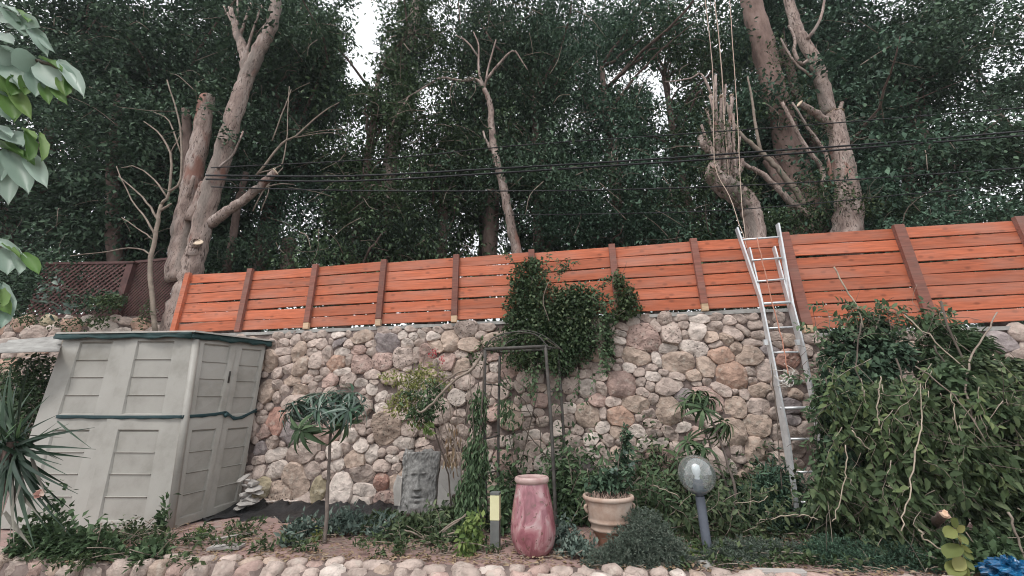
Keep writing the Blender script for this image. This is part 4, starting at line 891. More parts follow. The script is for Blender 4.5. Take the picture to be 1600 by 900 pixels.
# roof: thin sheet with a slightly drooping front edge
rf=[TLp+n1*.07+[-.05,0,.06],T0+n2*.08+n3*.05+[0,0,.05],TR_+n4*.08+[.03,0,.045],TR_+[.05,.35,.10],TLp+[-.1,1.15,.12]]
def plate(name,pts,th,mat,parent,label=None):
    n=len(pts); V=[p for p in pts]+[p-np.array([0,0,th]) for p in pts]; F=[tuple(range(n)),tuple(range(n,2*n))[::-1]]+[(k,n+k,n+(k+1)%n,(k+1)%n) for k in range(n)]
    mb=MB(); mb.add(V,F); return mb.o(name,mat,parent,label=label)
plate('roof',rf,.022,m_roof,sh)
# corrugated sheet sticking out to the left
def corr(t):
    a=at(20,540,5.75);b=at(95,524,5.62); V=[];n=48
    for j in range(2):
        for i in range(n):
            p=lerp(a,b,0)+(b-a)*(i/(n-1)); V.append(0)
    return
cs=MB(); a0=at(-30,552,5.0); a1=at(92,549,5.3); b0=at(20,531,6.3); b1=at(100,524,6.4); nn=26; V=[]
for i in range(nn+1):
    f=i/nn
    for j in range(12): 
        g=j/11; p=lerp(lerp(a0,a1,g),lerp(b0,b1,g),f)+np.array([0,0,.030*math.sin(f*math.pi*8)]); V.append(p)
cs.add(V,[(i*12+j,i*12+j+1,(i+1)*12+j+1,(i+1)*12+j) for i in range(nn) for j in range(11)])
ct=thing('corrugated_sheet','pale corrugated sheet poking out left from under the shed roof','sheet',at(60,535,5.8)); o=cs.o('sheet',m_concrete,ct,True); sol=o.modifiers.new('thickness','SOLIDIFY'); sol.thickness=.006
# tarp strip hanging under the roof edge
def ribbon(P,w,n,name,mat,parent,jit=.012,thick=.006,up=(0,0,1)):
    P=smoothpath(P,8); m=len(P); V=[];rows=4
    for i in range(m):
        sag=rng.normal(0,jit*.6)
        for r in range(rows):
            f=r/(rows-1); V.append(P[i]+np.array(up)*(-(f)*w*(1+.12*math.sin(i*1.3)))+np.array(n)*(rng.normal(0,jit)+thick)+np.array([0,0,sag*f]))
    mb=MB(); mb.add(V,[(i*rows+r,i*rows+r+1,(i+1)*rows+r+1,(i+1)*rows+r) for i in range(m-1) for r in range(rows-1)])
    o=mb.o(name,mat,parent,True); s=o.modifiers.new('thickness','SOLIDIFY'); s.thickness=.004; return o
tp=thing('tarp_strip','dark green tarp strip tucked under the front edge of the shed roof','tarp',T0+n2*.1)
ribbon([TLp+n1*.06+[-.08,0,.045],mT+n1*.06+[0,0,.04],T0+n2*.07+[0,0,.035]],.075,n2,'strip',m_tarp,tp)
ribbon([T0+n2*.07+[0,0,.035],mT2+n3*.06+[0,0,.035],TR_+n4*.06+[.03,0,.025]],.075,n3,'strip',m_tarp,tp)
bd=thing('strap','blue green band tied tightly round the middle of the shed','strap',at(278,666,5.3))
hz=.515
ribbon([P1(.3,hz+.03,.02),P1(1,hz+.028,.02),P2(.5,hz+.028,.02),P2(1.0,hz+.03,.03)],.042,n2,'band',m_strap,bd,.002)
ribbon([P2(1.0,hz+.03,.03),P3(.5,hz+.035,.02),P3(1,hz+.045,.02)],.042,n3,'band',m_strap,bd,.002)
ribbon([P3(1,hz+.045,.02),P4(.4,hz+.01,.02),P4(1,hz+.055,.03)],.045,n3,'band',m_strap,bd,.004)
mb=MB(); mb.lathe([(0.001,-.03),(.022,-.02),(.03,0),(.022,.02),(.001,.03)],P3(1.0,hz+.02,.03),8); mb.o('knot',m_strap,bd,True)
# ================================================================ LADDER
m_alu=noisy('aluminium',[(.55,.56,.57),(.72,.73,.74)],scale=10,rough=.42,bump=.1,metal=.55,spec=.5)
ld=thing('extension_ladder','aluminium extension ladder leaning against the stone wall and fence','ladder',wall(1262,800,.85))
def lp_(x,y,ex=0.): # the ladder's plane: leans from 0.95 m out at the ground to the top of the fence
    f=(800-y)/(800-372); return wall(x,y,.72-.64*f+ex)
def rail(pts,w,ex,name='rail'):
    P=[lp_(x,y,ex) for x,y in pts]; mb=MB()
    for a,b in zip(P,P[1:]):
        d=nrm(b-a); s=nrm(np.cross(d,[0,1,.2])); u=np.cross(s,d); 
        V=[a+s*w/2+u*.03,a-s*w/2+u*.03,a-s*w/2-u*.03,a+s*w/2-u*.03]; V+=[v+(b-a) for v in V]
        mb.add(V,[(3,2,1,0),(4,5,6,7),(0,1,5,4),(1,2,6,5),(2,3,7,6),(3,0,4,7)])
    return mb.o(name,m_alu,ld)
def lerp2(a,b,t): return (a[0]+(b[0]-a[0])*t,a[1]+(b[1]-a[1])*t)
rail([(1151,357),(1189,470)],.024,.03); rail([(1215,350),(1238,480)],.024,.03)           # top section
rail([(1170,388),(1190,475),(1212,600),(1234,735)],.020,-.02); rail([(1209,386),(1234,480),(1256,560),(1283,690)],.020,-.02)
rail([(1188,468),(1205,552),(1230,680),(1245,800)],.021,.035); rail([(1238,478),(1255,545),(1276,660),(1300,800)],.021,.035)
for (x0,y0,x1,y1,h) in [(1157,375,1220,370,.035),(1174,407,1221,403,.032),(1182,440,1225,436,.032),(1188,475,1234,472,.045),(1199,513,1239,511,.03),(1208,551,1247,550,.03),(1213,596,1255,595,.03),(1219,638,1272,637,.045),(1229,686,1276,686,.035),(1237,738,1288,737,.032),(1243,785,1296,784,.032)]:
    a,b=lp_(x0,y0,.03),lp_(x1,y1,.03); mb=MB(); mb.tube([a,b],h*.42,8); mb.o('rung',m_alu,ld,True)
for (x,y) in [(1196,535),(1246,535)]:
    mb=MB(); mb.box(lp_(x,y,.06),(.045,.03,.07)); mb.o('bracket',m_alu,ld)
for (x,y) in [(1246,803),(1300,803)]:
    mb=MB(); mb.box(lp_(x,y,.03),(.05,.09,.04)); mb.o('foot',m_dark,ld)
m_rope=noisy('rope',[(.32,.24,.19),(.5,.4,.33)],scale=30,rough=.9,bump=.3)
def line_thing(name,label,cat,pts,Y,rpx,mat,group=None,part=None,wob=.004,n=5,k=4):
    P=[at(x,y,Y if np.isscalar(Y) else np.interp(i,np.linspace(0,len(pts)-1,len(Y)),Y)) for i,(x,y) in enumerate(pts)]
    Q=smoothpath(P,k,wob); r=np.interp(np.linspace(0,1,len(Q)),np.linspace(0,1,len(rpx)),rpx)*np.array([mpp(q) for q in Q])
    V,F=tube(Q,r,n); o=obj(name,mesh(name,V-P[0],F,True),mat,loc=P[0]); return tag(o,label,cat,group)
GR='thin ropes hanging down from the treetops by the ladder'
line_thing('rope','leftmost hanging rope, running from the top edge down to the ladder','rope',[(1097,-40),(1113,100),(1116,250),(1140,305),(1160,365),(1180,430)],[6.6,6.4,6.2,5.4,5.1],[.6],m_rope,GR)
line_thing('rope','second rope from the left, hanging behind the sawn shoots','rope',[(1112,-40),(1125,80),(1132,200),(1142,300)],[6.7,6.9],[.8],m_rope,GR)
line_thing('rope','rightmost hanging rope, falling straight past the ladder top','rope',[(1137,-40),(1147,100),(1153,200),(1158,300),(1165,375)],[6.4,6.0,5.2],[.6],m_rope,GR)
line_thing('rope','reddish rope hanging down the inside of the ladder to a knot','rope',[(1183,372),(1195,425),(1212,490),(1225,545),(1232,590)],[4.95,4.8,4.65],[.9],noisy('red_rope',[(.35,.15,.1),(.5,.25,.18)],scale=20,rough=.9,bump=.2),None)
line_thing('rope','dark thin cord hanging straight down the wall left of the ladder','rope',[(1203,540),(1208,600),(1214,660),(1218,720),(1222,765)],[4.95,4.8,4.7],[.9],m_twigd,None)
kn=thing('rope_knot','loose pale bundle of twine tied on a middle rung of the ladder','rope',lp_(1232,590,.08)); mb=MB()
for _ in range(14):
    a=lp_(1232+rng.normal(0,9),590+rng.normal(0,10),.08); b=lp_(1232+rng.normal(0,8),590+rng.normal(0,9),.12); c=lp_(1232+rng.normal(0,9),588+rng.normal(0,9),.08); mb.tube(smoothpath([a,b,c],3),.004,4)
mb.o('twine',noisy('pale_twine',[(.5,.46,.42),(.7,.66,.6)],scale=20,rough=.9,bump=0),kn,True)
# ================================================================ CABLES
m_cable=noisy('black_cable',[(.015,.015,.018),(.03,.03,.032)],scale=5,rough=.6,bump=0)
GC='overhead cables strung behind the fence'
for lb,pts,r in [('uppermost thin overhead cable, crossing the sawn shoots',[(330,262),(600,248),(800,228),(1000,214),(1200,200),(1380,186),(1700,160)],.9),
 ('thick overhead cable, upper one of the close middle pair',[(322,274),(545,275),(800,262),(1000,250),(1200,236),(1400,222),(1700,196)],1.5),
 ('thick overhead cable, lower one of the close middle pair',[(322,280),(545,283),(800,269),(1000,256),(1200,243),(1400,227),(1700,204)],1.5),
 ('thin overhead cable below the close middle pair',[(330,292),(560,298),(860,298),(1050,294),(1200,288),(1400,276),(1700,255)],1.0),
 ('lowest thin overhead cable just above the fence',[(800,336),(950,334),(1100,330),(1250,320),(1400,305),(1700,280)],.8)]:
    line_thing('overhead_cable',lb,'cable',pts,[7.0,6.9,6.8,6.6,6.4,6.2],[r],m_cable,GC,wob=.0)
# ================================================================ TRELLIS ARCH
m_iron=noisy('weathered_iron',[(.05,.045,.042),(.12,.11,.10)],scale=9,rough=.7,bump=.3,metal=.2)
tr=thing('garden_arch','rusty dark metal garden arch with paired posts against the wall','arch',ground(820,815))
def bar(pts,r,name,Y,mat=m_iron,par=tr,n=6):
    P=[at(x,y,Y if np.isscalar(Y) else Y[i]) for i,(x,y) in enumerate(pts)]; Q=smoothpath(P,4) if len(P)>2 else np.array(P); mb=MB(); mb.tube(Q,r,n); return mb.o(name,mat,par,True)
Yf,Yb=4.95,5.45
m_iron.name='weathered_iron'
bar([(758,547),(757,640),(760,845)],.021,'post',Yf); bar([(781,556),(779,650),(778,800)],.019,'post',Yb)
bar([(852,540),(861,660),(870,842)],.021,'post',Yf); bar([(872,552),(879,650),(886,798)],.019,'post',Yb)
bar([(757,546),(856,541)],.022,'crossbar',Yf); bar([(781,550),(876,545)],.016,'crossbar',Yb)
bar([(757,546),(781,550)],.012,'crossbar',(Yf,Yb)); bar([(852,541),(878,546)],.012,'crossbar',(Yf,Yb))
for y0,y1 in [(600,602),(686,680),(740,735)]: bar([(758,y0),(780,y1)],.010,'rung',(Yf,Yb))
for y0,y1 in [(612,610),(684,681),(735,732)]: bar([(860,y0),(879,y1)],.010,'rung',(Yf,Yb))
bar([(757,546),(770,528),(800,519),(835,522),(856,541)],.008,'arch_rod',Yf); bar([(781,550),(795,534),(825,527),(855,531),(876,545)],.008,'arch_rod',Yb)
bar([(750,552),(772,532),(815,516),(850,525),(880,548)],.006,'arch_rod',5.15)
def vine(label,stems,spec,matk,L,name='vine',aspect=.4,base=None,parts=0,twm=None,**kw):
    b=base if base is not None else at(*stems[0][0][0],stems[0][1]); t=thing(name,label,'vine',b)
    mb=MB()
    for pts,Y,r in stems: 
        P=[at(x,y,Y) for x,y in pts]; mb.tube(smoothpath(P,4,.006),r,5)
    if stems: mb.o('stems',twm or m_twigd,t,True)
    foliage_on(t,spec,matk,L,aspect,LT4 if L>.08 else LT2,parts,**kw); return t
vine('dark bare vine branching across the wall inside the arch',[([(812,735),(832,650),(838,600),(822,570),(835,545)],5.5,.008),([(832,655),(815,620),(795,600),(785,580)],5.5,.006),([(838,600),(848,575),(852,555)],5.5,.006),([(845,700),(840,650),(800,640),(788,632)],5.5,.006),([(850,720),(870,640),(885,630)],5.5,.005),([(822,668),(850,662),(870,655)],5.4,.005),([(818,668),(835,690),(860,720)],5.3,.008),([(805,740),(800,700),(790,650)],5.5,.005)],[(800,650,5.4,30,40,60),(790,600,5.4,14,20,30)],'mid',.08)
vine('leafy vine wound over the top of the arch',[([(757,550),(780,530),(820,520),(860,535),(880,550)],5.2,.006),([(740,640),(752,580),(765,545)],5.0,.006)],[(765,540,5.1,22,12,90),(820,525,5.2,40,8,90),(745,560,5.,18,14,60),(810,560,5.35,30,18,300),(862,555,5.3,14,18,80)],'olive',.055,aspect=.5)
vine('leafy column of hanging vines on the left post of the arch',[([(745,870),(750,700),(756,560)],4.75,.010),([(735,870),(742,720),(735,600)],4.75,.007),([(728,800),(745,700),(770,600)],4.75,.006)],[(748,640,4.8,16,40,330),(790,640,4.8,14,24,60),(745,720,4.75,22,46,700),(735,780,4.7,26,44,900),(728,830,4.6,24,34,600)],'mid',.075,axis=(0,-.15,-1.1),spread=.5,aspect=.32,parts=60)
vine('bright green leafy clump at the foot of the arch left post',[([(735,880),(738,840),(742,810)],4.3,.006)],[(735,838,4.25,22,22,170),(728,865,4.1,16,18,90),(745,815,4.3,16,14,60)],'bright',.07,aspect=.55,parts=90)
vine('pale stripped vine stems hanging from the arch in front of the wall',[([(700,625),(706,660),(712,690),(722,730)],5.0,.006),([(690,640),(700,680),(712,720),(716,745)],5.0,.007),([(684,650),(692,690),(704,740)],5.0,.005),([(712,630),(718,680),(722,760)],5.0,.005),([(735,575),(728,640),(722,700)],5.0,.004),([(740,560),(735,600),(731,660)],5.0,.004),([(700,660),(710,690),(712,730)],5.0,.008)],[(708,700,5.,20,40,60)],'dry',.09,aspect=.25,axis=(0,0,-1.5),spread=.3,twm=m_twig)
line_thing('cut_branch','long pale peeled branch slanting from the arch down to the yellow shrub','branch',[(752,555),(738,576),(715,590),(690,615),(672,634),(658,644),(652,641)],[4.9,4.85,4.8],[2.2,1.8],m_twig,None,wob=.004)
line_thing('cut_branch','second pale branch crossing beside the long peeled one','branch',[(742,575),(722,580),(700,592),(680,606)],[5.0,4.95],[1.6,1.],m_twig,None)
# yellow-green shrub
ys=shrub('shrub','yellow green feathery shrub against the wall left of the arch','shrub',[(648,598,5.1,34,24,420),(632,632,5.05,30,22,420),(668,582,5.1,30,18,200),(612,590,5.2,26,14,110),(690,600,5.1,20,16,60),(655,660,5.,20,14,80)],'yellow',.055,aspect=.4,base=at(680,790,5.3),ntw=16)
foliage_on(ys,[(672,635,4.95,24,20,260),(655,648,4.95,26,14,170),(640,620,5.0,24,14,90),(676,610,5.0,20,16,120)],'mid',.065,.4,name='inner_foliage')
foliage_on(ys,[(668,668,4.9,8,14,40)],'bright',.07,.6,name='low_leaves')
mb=MB(); mb.tube(smoothpath([at(668,640,5.),at(685,690,5.05),at(700,740,5.1),at(705,790,5.15)],5,.004),.010,6); mb.o('stem',m_twigd,ys,True)
fl=shrub('flower_sprig','pink red bougainvillea sprig high on the wall','flowers',[(678,552,5.35,9,9,60),(690,560,5.35,5,8,20)],'dry',.03,aspect=.7)
LM['pink']=leafmat('petal_pink',(.35,.06,.08),(.5,.12,.12),(.55,.22,.2)); fl.children[0].data.materials[0]=LM['pink']
mb=MB(); mb.tube(smoothpath([wall(694,610,.12),wall(692,585,.13),wall(676,550,.1),wall(668,540,.1)],4),.004,4); mb.o('stem',m_twigd,fl,True)
# ================================================================ CARVED FACE + SLAB
m_carve=noisy('carved_stone',[(.10,.097,.093),(.22,.213,.205),(.36,.35,.335)],scale=16,rough=.9,bump=.5,bscale=30,bdist=.012)
m_slab=noisy('slab_stone',[(.30,.28,.26),(.44,.41,.385)],scale=5,rough=.9,bump=.5,bscale=20)
def face_height(u,v):
    """relief of a face; u -1..1 across, v 0 (chin) .. 1 (top)"""
    g=lambda a,b,sa,sb,h: h*np.exp(-((u-a)/sa)**2-((v-b)/sb)**2)
    inface=1/(1+np.exp((np.hypot(u/.60,(v-.40)/.40)-1)*9))
    z=.075+.035*inface+g(.0,.42,.42,.32,.02)
    z+=g(0,.72,.42,.07,.015)
    z-=g(-.25,.575,.16,.045,.085)+g(.25,.575,.16,.045,.085)
    z+=g(-.25,.570,.10,.022,.05)+g(.25,.570,.10,.022,.05)
    z-=g(-.25,.556,.11,.006,.018)+g(.25,.556,.11,.006,.018)
    z+=g(-.27,.628,.17,.013,.026)+g(.27,.628,.17,.013,.026)
    nw=.055+.10*np.clip((.62-v)/.26,0,1)
    z+=np.clip((v-.35)*40,0,1)*np.clip((.64-v)*12,0,1)*np.exp(-(u/nw)**2)*(.02+.090*np.clip((.62-v)/.22,0,1))
    z+=g(-.13,.385,.055,.022,.025)+g(.13,.385,.055,.022,.025)
    z-=g(-.06,.352,.035,.010,.02)+g(.06,.352,.035,.010,.02)
    z-=g(0,.325,.12,.014,.02)
    z+=g(0,.278,.18,.018,.040)+g(0,.200,.16,.022,.042)-g(0,.240,.22,.011,.09)
    z-=g(0,.155,.14,.014,.02)
    z+=g(0,.09,.18,.05,.03)+g(-.38,.40,.12,.09,.020)+g(.38,.40,.12,.09,.020)
    z-=g(-.22,.30,.035,.07,.014)+g(.22,.30,.035,.07,.014)
    hair=1-inface
    z+=hair*(.013*np.sin(u*14+3*np.sin(v*17))*np.cos(v*21+2.5*np.sin(u*11))+.007*np.sin(u*37+v*31))
    return .075+(z-.075)*.62
def carved():
    a=at(655,800,5.62); t=thing('carved_face','grey weathered stone relief of a bearded looking face leaning on the wall','sculpture',a)
    t['label']='grey stone slab carved with a face in relief, leaning on the wall'
    nu,nv=60,72; k=mpp(a); Wd_,Hh=29*k,88*k; V=[];rows=[]
    c0=at(652,800,5.62)
    for j in range(nv):
        v=j/(nv-1)
        for i in range(nu):
            u=-1+2*i/(nu-1); edge=1+.035*math.sin(v*9)+.02*math.sin(v*23); hu=u*edge
            z=float(face_height(np.array(u),np.array(v))); er=min((1-abs(u))*30,(1-v)*40,1); z*=max(er,.02)**.5
            top=.03*math.sin(u*5)+.012*math.sin(u*17) if j==nv-1 else 0
            V.append(c0+np.array([hu*Wd_,(v*.12)-z*1.1,v*Hh*(1)+top*Hh*v]))
    F=[(j*nu+i,j*nu+i+1,(j+1)*nu+i+1,(j+1)*nu+i) for j in range(nv-1) for i in range(nu-1)]
    n=len(V); bd_=[i for i in range(nu)]+[j*nu+nu-1 for j in range(1,nv)]+[(nv-1)*nu+i for i in range(nu-2,-1,-1)]+[j*nu for j in range(nv-2,0,-1)]
    Bk=[V[i]+np.array([0,.07,0]) for i in bd_]; V+=Bk; m=len(bd_)
    F+=[(bd_[k],n+k,n+(k+1)%m,bd_[(k+1)%m]) for k in range(m)]; F.append(tuple(range(n,n+m))[::-1])
    o=obj('relief',mesh('relief',np.array(V)-a,F,True),m_carve,t); return t
carved()
def slab_thing(label,pts,Y,th,mat,lean=.1):
    c=at(*pts[0],Y); t=thing('stone_slab',label,'slab',c); P=[at(x,y,Y)for x,y in pts]; zmin=min(p[2] for p in P)
    Q=[]
    for a,b in zip(P,P[1:]+P[:1]):
        for s in (0,.33,.66): Q.append(lerp(a,b,s)+rng.normal(0,.006,3))
    Q=[q+np.array([0,(q[2]-zmin)*lean,0]) for q in Q]; n=len(Q); cc=np.mean(Q,0)
    Fr=[lerp(q,cc,.06)+np.array([0,-th,0]) for q in Q]; ins=[lerp(q,cc,.0)+np.array([0,-th*.6,0]) for q in Q]
    V=Q+ins+Fr; F=[tuple(range(n))]+[(k,(k+1)%n,n+(k+1)%n,n+k) for k in range(n)]+[(n+k,n+(k+1)%n,2*n+(k+1)%n,2*n+k) for k in range(n)]+[tuple(range(2*n,3*n))[::-1]]
    mb=MB(); mb.add(V,F); mb.o('slab',mat,t); return t
slab_thing('plain pale stone slab with a broken corner, right of the carved face',[(685,800),(716,800),(709,783),(706,774),(717,768),(722,745),(719,727),(688,729),(685,760)],5.45,.07,m_slab)
slab_thing('dark stone block standing just left of the carved face',[(617,790),(628,790),(630,745),(620,742),(615,760)],5.6,.06,m_slab)
# ================================================================ POTS
def urn():
    b=ground(834,866); k=mpp(b)*.97; t=thing('glazed_urn','tall pink red glazed urn with streaked whitish drips beside the short bollard','urn',b)
    m,nt,N,L,bs=newmat('pink_glaze'); tc=nd(N,'ShaderNodeTexCoord'); mp=nd(N,'ShaderNodeMapping'); mp.inputs['Scale'].default_value=(2.6,2.6,1.6); L.new(tc.outputs['Object'],mp.inputs[0])
    n=nd(N,'ShaderNodeTexNoise',Scale=3.4,Detail=6,Distortion=1.2); L.new(mp.outputs[0],n.inputs['Vector'])
    r=ramp(N,[(.28,(.15,.055,.062)),(.44,(.27,.10,.12)),(.56,(.36,.175,.19)),(.70,(.46,.34,.335))]); L.new(n.outputs['Fac'],r.inputs[0])
    sp=nd(N,'ShaderNodeSeparateXYZ'); L.new(tc.outputs['Object'],sp.inputs[0])
    n2=nd(N,'ShaderNodeTexNoise',Scale=26,Detail=5); L.new(tc.outputs['Object'],n2.inputs['Vector']); r2=ramp(N,[(.60,(0,0,0)),(.66,(1,1,1))]); L.new(n2.outputs['Fac'],r2.inputs[0])
    mx=nd(N,'ShaderNodeMix',data_type='RGBA'); L.new(r2.outputs[0],mx.inputs[0]); L.new(r.outputs[0],mx.inputs[6]); mx.inputs[7].default_value=(.16,.08,.07,1); L.new(mx.outputs[2],bs.inputs['Base Color'])
    bs.inputs['Roughness'].default_value=.22; bs.inputs['Coat Weight'].default_value=.4; bs.inputs['Coat Roughness'].default_value=.15
    bp=nd(N,'ShaderNodeBump',Strength=.25,Distance=.01); L.new(n.outputs['Fac'],bp.inputs['Height']); L.new(bp.outputs[0],bs.inputs['Normal'])
    prof=[(20,0),(24,1),(29,6),(33.5,15),(36.5,27),(37.2,36),(36,50),(33.5,68),(30.5,84),(27.5,98),(25.8,105)]
    P=smoothpath([(r_*k,0,z*k) for r_,z in prof],3); mb=MB(); mb.lathe([(p[0],p[2]) for p in P],b,40); mb.lathe([(.001,0),(20*k,0)],b,40); mb.o('body',m,t,True)
    rim=[(25.6,104),(27.5,105),(29,108),(29.2,111.5),(27.5,114),(25.5,114.5),(23.8,113),(23.4,108),(24,80),(20,60),(.01,60)]
    mb=MB(); mb.lathe([(r_*k,z*k) for r_,z in rim],b,40); mb.o('rim',noisy('rim_glaze',[(.34,.20,.19),(.52,.40,.37)],scale=10,rough=.4,bump=.2),t,True)
urn()
m_terra=noisy('terracotta',[(.30,.19,.14),(.42,.31,.25),(.5,.42,.36)],scale=5,rough=.9,bump=.4,bscale=30)
m_terra_d=noisy('terracotta_base',[(.26,.12,.08),(.36,.19,.13)],scale=6,rough=.85,bump=.3)
def pot():
    b=ground(957,862); k=mpp(b)*.99; t=thing('terracotta_pot','round terracotta pot with raised bands, holding a dead looking plant','pot',b)
    P=[(19,0),(20,2),(24,20),(26,26),(27,27),(29,31)]; mb=MB(); mb.lathe([(r*k,z*k) for r,z in P],b,36); mb.lathe([(.001,0),(19*k,0)],b,36); mb.o('lower_body',m_terra_d,t,True)
    P=[(29,31),(31,31.5),(31.5,34),(30.5,36),(32,42),(34.5,43),(35,45.5),(33.8,47.5),(34.5,50),(37,68),(37.8,74)]; mb=MB(); mb.lathe([(r*k,z*k) for r,z in P],b,36); mb.o('upper_body',m_terra,t,True)
    P=[(37.8,73.5),(40.5,74.5),(41.5,77.5),(40.5,80.5),(38,81),(36,79),(35.4,70)]; mb=MB(); mb.lathe([(r*k,z*k) for r,z in P],b,36); mb.o('rim',m_terra,t,True)
    V=[(0,0,76.5*k)];n=24
    for q,(rr,h) in enumerate([(18,77),(35.8,74)]):
        for i in range(n): a=2*math.pi*i/n; V.append((rr*k*math.cos(a),rr*k*math.sin(a),(h+rng.normal(0,.7))*k))
    F=[(0,1+i,1+(i+1)%n) for i in range(n)]+[(1+i,1+n+i,1+n+(i+1)%n,1+(i+1)%n) for i in range(n)]
    mb=MB(); mb.add(np.array(V)+b,F); mb.o('soil',m_soil,t,True)
    mb=MB(); 
    for sx in (-1,1): 
        c=b+np.array([sx*37*k,-8*k if sx<0 else 0,62*k]); mb=MB(); mb.tube(smoothpath([c+np.array([0,0,6*k]),c+np.array([sx*4*k,-2*k,3*k]),c+np.array([0,0,-5*k])],3),2.2*k,6); mb.o('handle',m_terra,t,True)
    mb=MB()
    for _ in range(150):
        a=rng.uniform(0,6.28);rr=35*k*math.sqrt(rng.random()); p=b+np.array([rr*math.cos(a),rr*math.sin(a),75*k]); q=p+np.array([rng.normal(0,.02),rng.normal(0,.02),rng.uniform(.02,.075)]); mb.tube([p,q],[.003,.0015],3)
    mb.o('dry_stalks',noisy('dry_stalk',[(.22,.13,.10),(.5,.38,.32)],scale=40,rough=.95,bump=0,objrand=0),t,kind='stuff')
    pl=shrub('potted_plant','dark leafy plant growing out of the terracotta pot','plant',[(955,755,4.25,32,20,330),(975,725,4.3,14,26,120),(978,690,4.3,7,26,90),(930,760,4.25,16,14,70)],'dark',.07,aspect=.5,base=b+np.array([0,0,76*k]),ntw=0,parts=110,axis=(0,-.3,.2))
    mb=MB()
    for (x,y) in [(975,670),(990,715),(930,745),(950,735),(965,720),(1000,745)]:
        mb.tube(smoothpath([b+np.array([rng.normal(0,.03),rng.normal(0,.03),74*k]),at((957+x)/2,(785+y)/2,4.25),at(x,y,4.3)],3),.006,5)
    mb.o('stems',m_twigd,pl,True)
    shrub('blossom','small pale blossoms on the potted plant','flowers',[(958,735,4.15,8,6,14),(985,725,4.15,6,5,7),(975,705,4.2,4,4,5)],'silver',.035,aspect=.9)
pot()
# ================================================================ LAMPS
def bollard():
    a=ground(774,860); k=mpp(a); t=thing('bollard_light','short square garden light with cream yellow top and grey base','bollard light',a)
    M=Matrix.Rotation(R(-8),3,'Z')
    m_y=noisy('cream_diffuser',[(.62,.60,.36),(.70,.68,.44)],scale=4,rough=.5,bump=0); m_g=noisy('grey_paint',[(.10,.105,.10),(.15,.155,.15)],scale=10,rough=.6,bump=.1)
    w_=14.5*k; z=lambda y:at(774,y,a[1])[2]
    def bb(nm,z0,z1,w,mt):
        mb=MB(); mb.box((a[0],a[1],(z0+z1)/2),(w,w,z1-z0),M); o=mb.o(nm,mt,t); bv=o.modifiers.new('bevel','BEVEL'); bv.width=.004; bv.segments=2
    bb('base',0,z(812),w_,m_g); bb('diffuser',z(812)+.001,z(773),w_*1.06,m_y); bb('cap',z(773)+.001,z(768.5),w_*1.08,m_g)
bollard()
def globe():
    a=ground(1107,868); t=thing('globe_lamp','round clear globe garden lamp on a short blue grey post','lamp',a)
    m_b=noisy('blue_grey_paint',[(.095,.105,.13),(.135,.15,.18)],scale=8,rough=.45,bump=.05)
    z=lambda y:at(1095,y,a[1])[2]; zc=z(741); k=mpp(at(1091,741,a[1])); r=27.5*k; zn=z(771); X,Y=a[0],a[1]
    m,nt,N,L,bs=newmat('globe_glass'); bs.inputs['Base Color'].default_value=(.86,.88,.88,1); bs.inputs['Roughness'].default_value=.04; bs.inputs['Transmission Weight'].default_value=1.; bs.inputs['IOR'].default_value=1.12; bs.inputs['Alpha'].default_value=1
    # a thin clear shell: mostly see-through, mirror-like towards the rim
    tr_=nd(N,'ShaderNodeBsdfTransparent'); tr_.inputs[0].default_value=(.80,.84,.84,1); gl=nd(N,'ShaderNodeBsdfGlossy'); gl.inputs['Roughness'].default_value=.06; fr=nd(N,'ShaderNodeLayerWeight',Blend=.28)
    df=nd(N,'ShaderNodeBsdfDiffuse'); df.inputs[0].default_value=(.55,.57,.56,1); ms=nd(N,'ShaderNodeMixShader'); ms.inputs[0].default_value=.18
    mr=nd(N,'ShaderNodeMapRange'); mr.inputs['To Min'].default_value=.06; mr.inputs['To Max'].default_value=.7; L.new(fr.outputs['Facing'],mr.inputs[0])
    mx=nd(N,'ShaderNodeMixShader'); L.new(mr.outputs[0],mx.inputs[0]); L.new(tr_.outputs[0],ms.inputs[1]); L.new(df.outputs[0],ms.inputs[2]); L.new(ms.outputs[0],mx.inputs[1]); L.new(gl.outputs[0],mx.inputs[2]); L.new(mx.outputs[0],N['Material Output'].inputs[0])
    prof=[]; n=18; th0=math.asin(.36)
    for i in range(n+1):
        th=-math.pi/2+th0+(math.pi-th0)*i/n; prof.append((max(r*math.cos(th),.0005),r*1.03*math.sin(th)))
    c=(X,Y,zc); mb=MB(); mb.lathe(prof,c,36); mb.o('globe',m,t,True)
    mb=MB(); mb.lathe([(.001,-.0),(r*.40,0),(r*.42,.02),(r*.30,.03),(r*.26,.12),(r*.15,.33*r*2),(.001,.34*r*2)],(X,Y,zc-r*.98),24); mb.o('socket',m_b,t,True)
    mb=MB(); mb.lathe([(.001,0),(r*.13,.0),(r*.15,.02),(r*.13,.035),(r*.2,.055),(r*.24,.09),(r*.2,.13),(.001,.145)],(X,Y,zc-r*.32),20); mb.o('bulb',noisy('frosted_bulb',[(.8,.82,.85),(.86,.87,.9)],scale=4,rough=.25,bump=0),t,True)
    mb=MB(); mb.lathe([(.001,0),(r*.2,0),(r*.2,.01),(r*.44,.035),(r*.46,.06),(r*.40,.065)],(X,Y,zc-r*1.12),24); mb.o('collar',m_b,t,True)
    mb=MB(); mb.lathe([(.040,-.02),(.040,zc-r*1.12)],(X,Y,0),16); mb.o('post',m_b,t,True)
    mb=MB(); mb.lathe([(.001,0.02),(.075,.02),(.08,0.0),(.08,-.03)],(X,Y,0.01),16); mb.o('base_plate',m_b,t)
globe()
